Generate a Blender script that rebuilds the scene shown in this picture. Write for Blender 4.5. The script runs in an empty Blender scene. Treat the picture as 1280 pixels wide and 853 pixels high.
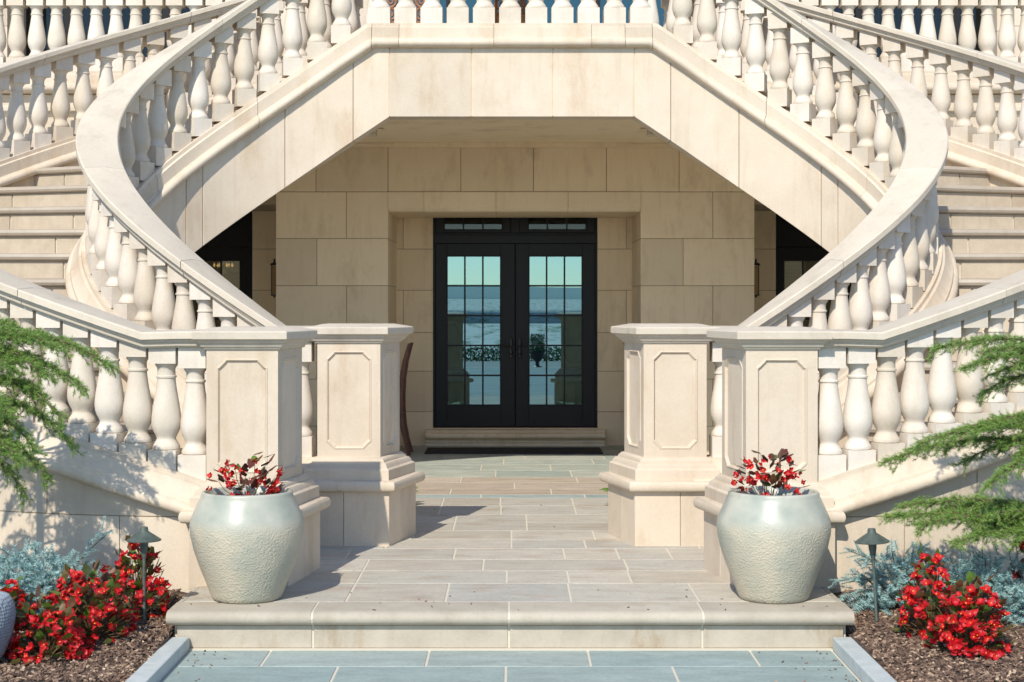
import bpy, bmesh, math, random
from mathutils import Vector, Matrix, noise
from mathutils.geometry import tessellate_polygon
PI = math.pi
random.seed(7)
scene = bpy.context.scene
COL = scene.collection
# ---------------------------------------------------------------- camera / view
F, EYE = 2000.0, 1.68          # focal length in photo pixels (1280 wide), eye height
def X_at(px, Y): return (px - 640) * Y / F
def Z_at(py, Y): return EYE - (py - 380) * Y / F

# ---------------------------------------------------------------- helpers
def put(o, parent=None):
    COL.objects.link(o)
    if parent is not None: o.parent = parent
    return o
def tag(o, label=None, cat=None, group=None, kind=None):
    if label: o['label'] = label
    if cat: o['category'] = cat
    if group: o['group'] = group
    if kind: o['kind'] = kind
    return o
def thing(name, label, cat, loc=(0, 0, 0), group=None, rz=0):
    o = bpy.data.objects.new(name, None)
    o.empty_display_size = .1
    put(o); o.location = loc; o.rotation_euler = (0, 0, rz)
    return tag(o, label, cat, group)

class MB:
    """collects geometry, links it as one mesh object"""
    def __init__(s): s.v = []; s.f = []; s.m = []; s.cur = 0
    def add(s, vs, fs, mi=None):
        o = len(s.v); s.v.extend([tuple(p) for p in vs])
        for f in fs:
            s.f.append(tuple(i + o for i in f)); s.m.append(s.cur if mi is None else mi)
    def box(s, x0, x1, y0, y1, z0, z1, mi=None):
        vs = [(x, y, z) for z in (z0, z1) for y in (y0, y1) for x in (x0, x1)]
        s.add(vs, [(0, 2, 3, 1), (4, 5, 7, 6), (0, 1, 5, 4), (2, 6, 7, 3), (0, 4, 6, 2), (1, 3, 7, 5)], mi)
    def loft(s, rings, mi=None, caps=True, closed=True):
        n = len(rings[0]); vs = [p for r in rings for p in r]; fs = []
        for k in range(len(rings) - 1):
            for i in range(n if closed else n - 1):
                j = (i + 1) % n
                fs.append((k * n + i, k * n + j, (k + 1) * n + j, (k + 1) * n + i))
        if caps:
            fs.append(tuple(range(n))[::-1]); fs.append(tuple((len(rings) - 1) * n + i for i in range(n)))
        s.add(vs, fs, mi)
    def lathe(s, prof, c=(0, 0, 0), n=24, mi=None):
        s.loft([[(c[0] + r * math.cos(2 * PI * i / n), c[1] + r * math.sin(2 * PI * i / n), c[2] + z) for i in range(n)] for r, z in prof], mi)
    def tube(s, pts, r, n=8, mi=None):
        pts = [Vector(p) for p in pts]; rings = []
        for i, p in enumerate(pts):
            d = (pts[min(i + 1, len(pts) - 1)] - pts[max(i - 1, 0)]).normalized()
            u = d.orthogonal().normalized() if i == 0 else (rings_u - d * rings_u.dot(d)).normalized()
            rings_u = u; w = d.cross(u)
            rr = r[i] if isinstance(r, (list, tuple)) else r
            rings.append([tuple(p + u * rr * math.cos(2 * PI * k / n) + w * rr * math.sin(2 * PI * k / n)) for k in range(n)])
        s.loft(rings, mi)
    def build(s, name, mats, parent=None, smooth=False, bevel=0, recalc=True, flip=False, angle=None):
        me = bpy.data.meshes.new(name)
        me.from_pydata(s.v, [], s.f)
        if not isinstance(mats, (list, tuple)): mats = [mats]
        for m in mats: me.materials.append(m)
        if len(mats) > 1: me.polygons.foreach_set('material_index', s.m)
        if recalc:
            bm = bmesh.new(); bm.from_mesh(me); bmesh.ops.recalc_face_normals(bm, faces=bm.faces); bm.to_mesh(me); bm.free()
        if smooth or angle:
            me.polygons.foreach_set('use_smooth', [True] * len(me.polygons))
            if angle:
                me.set_sharp_from_angle(angle=math.radians(angle))
        me.update()
        o = bpy.data.objects.new(name, me); put(o, parent)
        if bevel:
            b = o.modifiers.new('bevel', 'BEVEL'); b.width = bevel; b.segments = 2; b.limit_method = 'ANGLE'; b.angle_limit = math.radians(40)
        return o

# ---------------------------------------------------------------- materials
def newmat(name):
    m = bpy.data.materials.new(name); m.use_nodes = True
    nt = m.node_tree; b = nt.nodes['Principled BSDF']
    return m, nt, b
def simple(name, col, rough=.6, metal=0, emit=None, es=0):
    m, nt, b = newmat(name)
    b.inputs['Base Color'].default_value = (*col, 1); b.inputs['Roughness'].default_value = rough; b.inputs['Metallic'].default_value = metal
    if emit: b.inputs['Emission Color'].default_value = (*emit, 1); b.inputs['Emission Strength'].default_value = es
    return m
def stone(name, col, col2, rough=.75, scale=3.0, bump=.15, island=.0, blotch=.5, fine=60, stain=None, stain_amt=.35, streak=0.0, each=0.0, pits=False):
    """cast stone: broad colour drift between col and col2, fine grain, faint bump, a shift of tone per block"""
    m, nt, b = newmat(name); N = nt.nodes.new; L = nt.links.new
    tc = N('ShaderNodeNewGeometry')
    n1 = N('ShaderNodeTexNoise'); n1.inputs['Scale'].default_value = scale; n1.inputs['Detail'].default_value = 6; n1.inputs['Roughness'].default_value = .6
    L(tc.outputs['Position'], n1.inputs['Vector'])
    r1 = N('ShaderNodeMapRange'); r1.inputs[1].default_value = .5 - blotch * .35; r1.inputs[2].default_value = .5 + blotch * .35
    L(n1.outputs['Fac'], r1.inputs[0])
    mx = N('ShaderNodeMix'); mx.data_type = 'RGBA'; mx.inputs[6].default_value = (*col, 1); mx.inputs[7].default_value = (*col2, 1)
    L(r1.outputs[0], mx.inputs[0])
    out = mx.outputs[2]
    n2 = N('ShaderNodeTexNoise'); n2.inputs['Scale'].default_value = fine; n2.inputs['Detail'].default_value = 4
    L(tc.outputs['Position'], n2.inputs['Vector'])
    if stain:
        mp = N('ShaderNodeMapping'); mp.inputs['Scale'].default_value = (1.2, 1.2, .5) if not streak else (3, 3, .35)
        L(tc.outputs['Position'], mp.inputs[0])
        n3 = N('ShaderNodeTexNoise'); n3.inputs['Scale'].default_value = 2.2; n3.inputs['Detail'].default_value = 8; n3.inputs['Roughness'].default_value = .7
        L(mp.outputs[0], n3.inputs['Vector'])
        r3 = N('ShaderNodeMapRange'); r3.inputs[1].default_value = .53; r3.inputs[2].default_value = .72; r3.inputs[4].default_value = min(stain_amt * 1.25, 1)
        L(n3.outputs['Fac'], r3.inputs[0])
        m3 = N('ShaderNodeMix'); m3.data_type = 'RGBA'; m3.inputs[7].default_value = (*stain, 1)
        L(r3.outputs[0], m3.inputs[0]); L(out, m3.inputs[6]); out = m3.outputs[2]
    hv = N('ShaderNodeHueSaturation'); L(out, hv.inputs['Color'])
    r2 = N('ShaderNodeMapRange'); r2.inputs[3].default_value = .93; r2.inputs[4].default_value = 1.07
    L(n2.outputs['Fac'], r2.inputs[0])
    if island:
        ri = N('ShaderNodeMapRange'); ri.inputs[3].default_value = 1 - island; ri.inputs[4].default_value = 1 + island
        L(tc.outputs['Random Per Island'], ri.inputs[0])
        mu = N('ShaderNodeMath'); mu.operation = 'MULTIPLY'; L(r2.outputs[0], mu.inputs[0]); L(ri.outputs[0], mu.inputs[1]); L(mu.outputs[0], hv.inputs['Value'])
    else: L(r2.outputs[0], hv.inputs['Value'])
    fin = hv.outputs[0]
    if each:      # every baluster / object its own slight shade
        oi = N('ShaderNodeObjectInfo'); me_ = N('ShaderNodeMapRange'); me_.inputs[3].default_value = 1 - each; me_.inputs[4].default_value = 1 + each * .5
        L(oi.outputs['Random'], me_.inputs[0]); h2 = N('ShaderNodeHueSaturation'); L(me_.outputs[0], h2.inputs['Value']); L(fin, h2.inputs['Color'])
        sa = N('ShaderNodeMapRange'); sa.inputs[3].default_value = 1.25; sa.inputs[4].default_value = .85; L(oi.outputs['Random'], sa.inputs[0]); L(sa.outputs[0], h2.inputs['Saturation']); fin = h2.outputs[0]
    # thin rain streaks and small pits
    mp2 = N('ShaderNodeMapping'); mp2.inputs['Scale'].default_value = (9, 9, .9); L(tc.outputs['Position'], mp2.inputs[0])
    n4 = N('ShaderNodeTexNoise'); n4.inputs['Scale'].default_value = 1.6; n4.inputs['Detail'].default_value = 5; L(mp2.outputs[0], n4.inputs['Vector'])
    r4 = N('ShaderNodeMapRange'); r4.inputs[1].default_value = .55; r4.inputs[2].default_value = .80; r4.inputs[3].default_value = 0; r4.inputs[4].default_value = .32; L(n4.outputs['Fac'], r4.inputs[0])
    m4 = N('ShaderNodeMix'); m4.data_type = 'RGBA'; m4.inputs[7].default_value = (col[0] * .72, col[1] * .66, col[2] * .58, 1); L(r4.outputs[0], m4.inputs[0]); L(fin, m4.inputs[6]); fin = m4.outputs[2]
    vo = N('ShaderNodeTexVoronoi'); vo.inputs['Scale'].default_value = 34; L(tc.outputs['Position'], vo.inputs['Vector'])
    r5 = N('ShaderNodeMapRange'); r5.inputs[1].default_value = .05; r5.inputs[2].default_value = .11; r5.inputs[3].default_value = .55; r5.inputs[4].default_value = 0; L(vo.outputs['Distance'], r5.inputs[0])
    gt = N('ShaderNodeMath'); gt.operation = 'GREATER_THAN'; gt.inputs[1].default_value = .80; sp = N('ShaderNodeSeparateColor'); L(vo.outputs['Color'], sp.inputs[0]); L(sp.outputs[0], gt.inputs[0])
    mu5 = N('ShaderNodeMath'); mu5.operation = 'MULTIPLY'; L(r5.outputs[0], mu5.inputs[0]); L(gt.outputs[0], mu5.inputs[1])
    m5 = N('ShaderNodeMix'); m5.data_type = 'RGBA'; m5.inputs[7].default_value = (col[0] * .45, col[1] * .38, col[2] * .30, 1); L(mu5.outputs[0], m5.inputs[0]); L(fin, m5.inputs[6]); fin = m5.outputs[2]
    L(fin, b.inputs['Base Color'])
    b.inputs['Roughness'].default_value = rough
    bp = N('ShaderNodeBump'); bp.inputs['Strength'].default_value = bump; bp.inputs['Distance'].default_value = .01
    ad = N('ShaderNodeMath'); ad.operation = 'ADD'; L(n1.outputs['Fac'], ad.inputs[0]); L(n2.outputs['Fac'], ad.inputs[1])
    L(ad.outputs[0], bp.inputs['Height']); L(bp.outputs[0], b.inputs['Normal'])
    return m

CREAM = stone('cream_cast_stone', (.54, .45, .345), (.63, .54, .43), island=.10, blotch=.8, stain=(.46, .33, .21), stain_amt=.55)
BALM = stone('pale_cast_stone', (.60, .53, .44), (.66, .60, .52), island=.0, scale=6.0, each=.10, stain=(.50, .40, .29), stain_amt=.4)
RAILM = stone('weathered_rail_stone', (.53, .46, .365), (.60, .53, .43), scale=4, island=.05, blotch=.8, stain=(.42, .36, .28), stain_amt=.6)
WALLM = stone('house_limestone', (.74, .58, .385), (.79, .64, .44), island=.10, scale=3, blotch=.8, stain=(.52, .38, .24), stain_amt=.55)
GROUT = simple('dark_mortar', (.30, .22, .14), .9)
GROUT_L = simple('pale_mortar', (.60, .55, .445), .9)
TREAD = stone('taupe_tread_stone', (.36, .31, .25), (.42, .365, .30), island=.06, scale=6, rough=.6)
RISER = stone('tan_riser_stone', (.40, .34, .26), (.48, .41, .32), island=.08, scale=8, stain=(.40, .32, .23), stain_amt=.4)
def paver(name, cols, grain=(1.5, 3.6, 1), isl=.12, rough=.72, stain=None):
    m, nt, b = newmat(name); N = nt.nodes.new; L = nt.links.new
    g = N('ShaderNodeNewGeometry')
    ra = N('ShaderNodeValToRGB'); cr = ra.color_ramp
    cr.interpolation = 'LINEAR'
    while len(cr.elements) < len(cols): cr.elements.new(.5)
    for i, c in enumerate(cols): cr.elements[i].position = i / (len(cols) - 1); cr.elements[i].color = (*c, 1)
    L(g.outputs['Random Per Island'], ra.inputs[0])
    mp = N('ShaderNodeMapping'); mp.inputs['Scale'].default_value = grain; L(g.outputs['Position'], mp.inputs[0])
    n = N('ShaderNodeTexNoise'); n.inputs['Scale'].default_value = 2.5; n.inputs['Detail'].default_value = 8; n.inputs['Roughness'].default_value = .65; n.inputs['Distortion'].default_value = .6
    L(mp.outputs[0], n.inputs['Vector'])
    hv = N('ShaderNodeHueSaturation'); r = N('ShaderNodeMapRange'); r.inputs[1].default_value = .25; r.inputs[2].default_value = .75; r.inputs[3].default_value = 1 - isl; r.inputs[4].default_value = 1 + isl
    L(n.outputs['Fac'], r.inputs[0]); L(r.outputs[0], hv.inputs['Value'])
    out = ra.outputs[0]
    if stain:
        n3 = N('ShaderNodeTexNoise'); n3.inputs['Scale'].default_value = 1.6; n3.inputs['Detail'].default_value = 5
        L(mp.outputs[0], n3.inputs['Vector']); r3 = N('ShaderNodeMapRange'); r3.inputs[1].default_value = .55; r3.inputs[2].default_value = .7; r3.inputs[4].default_value = .55
        L(n3.outputs['Fac'], r3.inputs[0]); m3 = N('ShaderNodeMix'); m3.data_type = 'RGBA'; m3.inputs[7].default_value = (*stain, 1)
        L(r3.outputs[0], m3.inputs[0]); L(out, m3.inputs[6]); out = m3.outputs[2]
    L(out, hv.inputs['Color'])
    nf = N('ShaderNodeTexNoise'); nf.inputs['Scale'].default_value = 38; nf.inputs['Detail'].default_value = 6; nf.inputs['Roughness'].default_value = .7; L(g.outputs['Position'], nf.inputs['Vector'])
    rf = N('ShaderNodeMapRange'); rf.inputs[1].default_value = .3; rf.inputs[2].default_value = .7; rf.inputs[3].default_value = .86; rf.inputs[4].default_value = 1.12; L(nf.outputs['Fac'], rf.inputs[0])
    hf = N('ShaderNodeHueSaturation'); L(rf.outputs[0], hf.inputs['Value']); L(hv.outputs[0], hf.inputs['Color'])
    vo = N('ShaderNodeTexVoronoi'); vo.inputs['Scale'].default_value = 9; L(g.outputs['Position'], vo.inputs['Vector'])       # specks of grit
    r5 = N('ShaderNodeMapRange'); r5.inputs[1].default_value = .035; r5.inputs[2].default_value = .06; r5.inputs[3].default_value = .7; r5.inputs[4].default_value = 0; L(vo.outputs['Distance'], r5.inputs[0])
    m5 = N('ShaderNodeMix'); m5.data_type = 'RGBA'; m5.inputs[7].default_value = (.09, .06, .04, 1); L(r5.outputs[0], m5.inputs[0]); L(hf.outputs[0], m5.inputs[6]); L(m5.outputs[2], b.inputs['Base Color'])
    b.inputs['Roughness'].default_value = rough
    bp = N('ShaderNodeBump'); bp.inputs['Strength'].default_value = .25; bp.inputs['Distance'].default_value = .006
    L(n.outputs['Fac'], bp.inputs['Height']); L(bp.outputs[0], b.inputs['Normal'])
    return m
SAND = paver('sandstone_paver', [(.39, .35, .285), (.47, .43, .36), (.43, .405, .345), (.52, .475, .395), (.44, .39, .315), (.41, .39, .34), (.49, .455, .385)], isl=.16, stain=(.35, .26, .185))
SANDB = paver('brown_sandstone_paver', [(.45, .38, .30), (.41, .34, .265), (.50, .43, .35)], grain=(1.2, 5, 1), isl=.2, stain=(.27, .18, .11))
BLUE = paver('bluestone_paver', [(.22, .295, .285), (.30, .36, .34), (.25, .32, .305), (.33, .385, .36), (.27, .32, .29)], isl=.20)
BLUEG = paver('green_bluestone_paver', [(.32, .36, .31), (.39, .42, .37), (.36, .385, .34), (.44, .455, .385)], isl=.26)
KERBM = stone('kerb_bluestone', (.42, .46, .45), (.52, .55, .54), scale=9, rough=.7)
BLACK = simple('black_painted_wood', (.016, .015, .016), .42); BLACK.node_tree.nodes['Principled BSDF'].inputs['Specular IOR Level'].default_value = .22
BLACKM = simple('black_iron', (.03, .028, .026), .3, .8)
DARKIN = simple('dark_interior', (.02, .018, .016), .9)
def glass(name, tint=(.8, .95, .95), refl=.32, trans=.25):
    m, nt, b = newmat(name); N = nt.nodes.new; L = nt.links.new
    nt.nodes.remove(b); out = nt.nodes['Material Output']
    gl = N('ShaderNodeBsdfGlossy'); gl.inputs['Roughness'].default_value = .004; gl.inputs['Color'].default_value = (*tint, 1)
    tr = N('ShaderNodeBsdfTransparent'); tr.inputs['Color'].default_value = (trans, trans, trans, 1)
    fr = N('ShaderNodeFresnel'); fr.inputs['IOR'].default_value = 1.5
    ad = N('ShaderNodeMath'); ad.operation = 'ADD'; ad.inputs[1].default_value = refl; ad.use_clamp = True
    L(fr.outputs[0], ad.inputs[0])
    mx = N('ShaderNodeMixShader'); L(ad.outputs[0], mx.inputs[0]); L(tr.outputs[0], mx.inputs[1]); L(gl.outputs[0], mx.inputs[2])
    L(mx.outputs[0], out.inputs[0]); return m
GLASS = glass('coated_window_glass', (.33, .58, .66), .42, .12)
GLASS_U = glass('upper_window_glass', (.5, .6, .62), .0, .6)
GLASS_C = glass('balcony_door_glass', (.22, .40, .42), .24, .3)
GLASS_T = glass('unlit_transom_glass', (.8, .9, .9), .0, .4)
GLASS_D = glass('dark_window_glass', (.85, .95, .85), .32, .5)

# ---------------------------------------------------------------- stair curves (left arm, x negative; mirrored for the right arm)
class Curve:
    def __init__(s, X0, Y0, Xc, a, Y1, Xe):
        pts = []
        n = max(4, int(abs(X0 - Xc) / .04)); pts += [(X0 + (Xc - X0) * i / n, Y0) for i in range(n)]
        b = (Y1 - Y0) / 2; cy = (Y0 + Y1) / 2
        pts += [(Xc - a * math.sin(PI * i / 240), cy - b * math.cos(PI * i / 240)) for i in range(241)]
        n = max(4, int(abs(Xe - Xc) / .04)); pts += [(Xc + (Xe - Xc) * i / n, Y1) for i in range(1, n + 1)]
        s.p = pts; s.S = [0]
        for i in range(1, len(pts)): s.S.append(s.S[-1] + math.dist(pts[i], pts[i - 1]))
        s.L = s.S[-1]
    def at(s, q):
        import bisect
        q = min(max(q, 0), s.L); i = min(max(bisect.bisect_right(s.S, q) - 1, 0), len(s.p) - 2)
        t = (q - s.S[i]) / (s.S[i + 1] - s.S[i]); a, b = s.p[i], s.p[i + 1]
        j0, j1 = max(i - 1, 0), min(i + 2, len(s.p) - 1)
        dx, dy = s.p[j1][0] - s.p[j0][0], s.p[j1][1] - s.p[j0][1]; l = math.hypot(dx, dy)
        return a[0] + (b[0] - a[0]) * t, a[1] + (b[1] - a[1]) * t, -dy / l, dx / l     # point, outward normal
    def s_at_x_rear(s, x):
        for i in range(len(s.p) - 1, 0, -1):
            if s.p[i][0] <= x:
                a, b = s.p[i], s.p[min(i + 1, len(s.p) - 1)]
                return s.S[i] + ((x - a[0]) if b[0] > a[0] else 0)
        return s.L
def ramp(s, s0, s1, h0, h1, dz=0):
    m = (h1 - h0) / (s1 - s0); z = h0 + m * (s - s0) + dz * math.sqrt(1 + m * m)      # mitred at both knees
    return min(max(z, h0 + dz), h1 + dz)
INN = Curve(-1.15, 11.30, -1.50, 1.77, 14.22, 0.0)
OUT = Curve(-1.40, 9.72, -1.66, 3.50, 15.93, -1.0)
iE = INN.s_at_x_rear(-1.275)
oE = OUT.s_at_x_rear(-1.45)
CT = 4.155                                    # curb top at the landing
RT = 5.07                                     # rail top at the landing
def i_rail(s, dz=0): return ramp(s, .46, iE - .02, 1.525, RT, dz)
def i_curb(s, dz=0): return ramp(s, .34, iE, .605, CT, dz)
def ease(s): return math.sin(2 * PI * min(max((s - .6) / (oE - .8), 0), 1))
def o_rail(s, dz=0): return ramp(s, .80, oE - .10, 1.525, RT, dz) - .05 * ease(s)
def o_curb(s, dz=0): return ramp(s, .42, oE - .25, .605, CT, dz) - (.08 if s < oE / 2 else .02) * ease(s)

def samples(s0, s1, step, knots=()):
    q = [s0]; n = max(1, int(math.ceil((s1 - s0) / step)))
    q = [s0 + (s1 - s0) * i / n for i in range(n + 1)] + [k for k in knots if s0 < k < s1]
    return sorted(set(round(v, 5) for v in q))
def sweep(mb, curve, ss, zf, prof, mir, mi=None):
    rings = []
    for s in ss:
        x, y, nx, ny = curve.at(s)
        rings.append([(mir * (x + nx * d), y + ny * d, zf(s, dz)) for d, dz in prof])
    mb.loft(rings, mi)
# mir=+1 keeps x as designed (left arm), mir=-1 mirrors it to the right arm
def PX(x, mir): return x if mir > 0 else -x

rail_half = [(0, 0), (.152, -.010), (.160, -.018), (.160, -.054), (.141, -.057), (.138, -.072), (.126, -.076), (.122, -.096), (.110, -.099), (.106, -.108)]
RAILP = rail_half + [(-d, z) for d, z in rail_half[::-1][:-1]]
def arcp(cx, cz, r, a0, a1, n): return [(cx + r * math.cos(math.radians(a0 + (a1 - a0) * i / n)), cz + r * math.sin(math.radians(a0 + (a1 - a0) * i / n))) for i in range(n + 1)]
curb_half = [(.115, 0), (.118, -.030), (.133, -.040), (.138, -.130), (.150, -.142)] + arcp(.155, -.178, .036, 80, -80, 7) + [(.125, -.222)]
CURBP = [(0, 0)] + curb_half + [(-d, z) for d, z in curb_half[::-1]]
outer_half = [(.115, 0), (.118, -.026), (.135, -.034), (.160, -.110), (.178, -.124), (.182, -.140)] + arcp(.180, -.182, .040, 75, -85, 7) + [(.130, -.228)]
inner_half = [(.115, 0), (.118, -.026), (.137, -.034), (.170, -.105), (.196, -.122), (.200, -.140)] + arcp(.198, -.182, .040, 75, -85, 7) + [(.130, -.228)]
CURBI = [(0, 0)] + inner_half + [(-d, z) for d, z in curb_half[::-1]]
CURBO = [(0, 0)] + outer_half + [(-d, z) for d, z in curb_half[::-1]]

# baluster mesh: turned body, centre at z=0
def baluster_mesh():
    mb = MB()
    w = .084
    mb.box(-w, w, -w, w, .262, .40)
    mb.box(-w - .002, w + .002, -w - .002, w + .002, -.42, -.262)
    prof = [(.070, -.264), (.082, -.258), (.084, -.246), (.078, -.232), (.066, -.214), (.059, -.200), (.058, -.192), (.064, -.176), (.078, -.150), (.087, -.122), (.0905, -.092), (.089, -.060), (.084, -.020), (.076, .030), (.067, .080), (.060, .125), (.056, .160), (.056, .172),
            (.062, .176), (.062, .186), (.055, .190), (.054, .226), (.058, .238), (.068, .250), (.070, .264)]
    mb.lathe([(r, z) for r, z in prof], n=28)
    o = mb.build('baluster', BALM, angle=42)
    COL.objects.unlink(o)
    return o.data
BAL = baluster_mesh()
def baluster(x, y, z, rz, parent, sc=1.0):
    o = bpy.data.objects.new('baluster', BAL); put(o, parent)
    o.location = (x, y, z); o.rotation_euler = (0, 0, rz); o.scale = (sc, sc, 1)
    return o

def balustrade(curve, zr, zc, s0, s1, sp0, sp1, first, mir, label, curbprof, jt, parent_name='stair_balustrade', knots=(), last=None):
    x, y, _, _ = curve.at(s0)
    t = thing(parent_name, label, 'balustrade', (0, 0, 0), 'stair balustrades')
    # handrail with fine joints
    mb = MB(); s = s0; edges = [s0]
    while s < s1 - .3: s += jt; edges.append(min(s, s1))
    if edges[-1] < s1: edges.append(s1)
    for a, b in zip(edges[:-1], edges[1:]):
        sweep(mb, curve, samples(a + .0022, b - .0022, .04, knots), zr, RAILP, mir)
    mb.build('handrail', RAILM, t, angle=35)
    mb = MB()
    for k, (a, b) in enumerate(zip(edges[:-1], edges[1:])):
        a2, b2 = a + .35 if k else a, b + .35
        b2 = min(b2, s1)
        if a2 < b2 - .01: sweep(mb, curve, samples(a2 + .0022, b2 - .0022, .03, knots), zc, curbprof, mir)
    mb.build('curb', CREAM, t, angle=35)
    s = first
    while s < (last or s1) - .06:
        x, y, nx, ny = curve.at(s); zz = (zr(s) - .108 + zc(s)) / 2
        baluster(PX(x, mir), y, zz, math.atan2(ny, nx) * (1 if mir > 0 else -1), t)
        s += sp0 + (sp1 - sp0) * (s - s0) / (s1 - s0)
    return t

# ---------------------------------------------------------------- stair arms
NST = 19; RISE = 3.96 / NST
def stairs(mir, side):
    st = thing('curved_staircase', f'curved cream stone staircase sweeping up on the {side} of the door', 'staircase')
    i0, o0 = .35, .46; i1, o1 = iE + .10, oE - .15
    def P(t, which, off=0):
        if which == 'i': s = i0 + (i1 - i0) * t; x, y, nx, ny = INN.at(s + off)
        else: s = o0 + (o1 - o0) * t; x, y, nx, ny = OUT.at(s + off)
        return PX(x, mir), y
    for k in range(1, NST + 1):
        mb = MB(); z = k * RISE; t0 = (k - 1) / NST; t1 = min(k / NST + .012, 1.0)
        # tread with a rounded nosing, as a loft from inner to outer curb
        def line(t, off):
            a = Vector(P(t, 'i')); b = Vector(P(t, 'o')); d = (b - a).normalized(); n = Vector((-d.y, d.x)) * (1 if mir > 0 else -1)
            return a, b, n
        a, b, n = line(t0, 0)
        ta, tb = Vector(P(t1, 'i')), Vector(P(t1, 'o'))
        if n.dot((ta + tb) / 2 - (a + b) / 2) > 0: n = -n         # n points down the stair
        prof = [(.0, -.062), (.012, -.060), (.034, -.050), (.042, -.031), (.034, -.010), (.012, -.001)]
        r0 = [(a.x + n.x * d, a.y + n.y * d, z + dz) for d, dz in prof] + [(ta.x, ta.y, z), (ta.x, ta.y, z - .062)]
        r1 = [(b.x + n.x * d, b.y + n.y * d, z + dz) for d, dz in prof] + [(tb.x, tb.y, z), (tb.x, tb.y, z - .062)]
        mb.loft([r0, r1], 0)
        # riser in blocks with pale joints
        rnd = random.Random(k * 3 + 1)
        cuts = [0] + sorted([.26 + rnd.uniform(-.1, .1), .70 + rnd.uniform(-.12, .12)]) + [1]
        ab = b - a
        for u0, u1 in zip(cuts[:-1], cuts[1:]):
            g = .004
            p0 = a + ab * (u0 + g); p1 = a + ab * (u1 - g); q = -n * .05
            mb.loft([[(p.x, p.y, z - RISE + .006), (p.x, p.y, z - .066), (p.x + q.x, p.y + q.y, z - .066), (p.x + q.x, p.y + q.y, z - RISE + .006)] for p in (p0, p1)], 1)
        q = -n * .012
        mb.loft([[(p.x + q.x, p.y + q.y, z - RISE - .02), (p.x + q.x, p.y + q.y, z - .063), (p.x + 5 * q.x, p.y + 5 * q.y, z - .063), (p.x + 5 * q.x, p.y + 5 * q.y, z - RISE - .02)] for p in (a, b)], 2)
        mb.build('step', [TREAD, RISER, GROUT_L], st)
    # carriage under the steps
    mb = MB(); rings = []
    for k in range(0, 67):
        t = k / 66; s = i0 + (i1 - i0) * t; zt = max(-.2, 3.96 * t - .11); zb = min(i_curb(s) - .78, 3.40); zb = max(zb, -.25)
        a, b = P(t, 'i'), P(t, 'o')
        zt = max(zt, zb + .02)
        rings.append([(a[0], a[1], zb), (a[0], a[1], zt), (b[0], b[1], zt), (b[0], b[1], zb)])
    mb.loft(rings); mb.build('carriage', CREAM, st)
    # inner stringer: tall sloping panels on the arch side
    sB = INN.s_at_x_rear(-1.08); m = (CT - .605) / (iE - .34)
    def top(s): return i_curb(s, -.205)
    def bot(s): return max(-.25, min(3.33, 3.33 - m * (sB - .0 - s)))
    cuts = [.05, .9, 1.55, 2.2, 2.85, 3.45, 3.95] + [INN.s_at_x_rear(x) for x in (-2.72, -2.02, -1.40)] + [sB]
    mb = MB(); core = MB()
    def panel(mbx, curve, a, b, d0, d1, tf, bf, knots=()):
        rings = []
        for s in samples(a, b, .07, knots):
            x, y, nx, ny = curve.at(s); zt, zb = tf(s), bf(s)
            if zt < zb + .001: zt = zb + .001
            rings.append([(PX(x + nx * d, mir), y + ny * d, z) for d, z in ((d0, zb), (d1, zb), (d1, zt), (d0, zt))])
        mbx.loft(rings)
    for a, b in zip(cuts[:-1], cuts[1:]): panel(mb, INN, a + .003, b - .003, -.115, .115, top, bot, (iE, .34, sB - .001))
    panel(core, INN, .06, sB - .03, -.108, .108, lambda s: top(s) - .03, lambda s: bot(s) + .006)
    mb.build('stringer', CREAM, st, bevel=.004); core.build('mortar_core', GROUT, st)
    # outer wall: ashlar in courses, down to the ground for the front half
    mb = MB(); core = MB()
    tops = lambda s: o_curb(s, -.205)
    zs = [-.4, -.10, .40, .90, 1.40, 1.90, 2.4]
    half = 6.0
    for c, (z0, z1) in enumerate(zip(zs[:-1], zs[1:])):
        x = .02 - (.0 if c % 2 else .46); 
        while x < half:
            a, b = max(x, .02), min(x + .93, half); x += .93
            if b - a < .05 or tops(b) < z0 + .01: continue
            panel(mb, OUT, a + .003, b - .003, -.11, .125, lambda s: min(z1 - .003, tops(s)), lambda s: min(z0 + .003, tops(s) - .0), (.42,))
    panel(core, OUT, .03, half - .01, -.10, .118, lambda s: tops(s) - .02, lambda s: -.4)
    for a, b in [(half, 6.9), (6.9, 7.8), (7.8, 8.7), (8.7, 9.6), (9.6, oE + .1)]:
        panel(mb, OUT, a + .002, b - .002, -.11, .125, tops, lambda s: min(o_curb(s) - .80, 3.44))
    mb.build('retaining_wall', CREAM, st, bevel=.004); core.build('mortar_core', GROUT, st)
    return st
stairs(1, 'left'); stairs(-1, 'right')
for mir, side in ((1, 'left'), (-1, 'right')):
    balustrade(INN, i_rail, i_curb, 0.10, INN.s_at_x_rear(-.995), .172, .225, .34, mir, f'inner curved balustrade with broad S-shaped handrail, {side} stair', CURBI, 1.05, knots=(.46, .34, iE - .02), last=iE)
    balustrade(OUT, o_rail, o_curb, 0.10, oE + .25, .178, .25, .525, mir, f'outer balustrade of the {side} stair, behind the shrubs at its foot', CURBO, 1.5, knots=(.80, .42, oE - .10, oE - .25))

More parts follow.
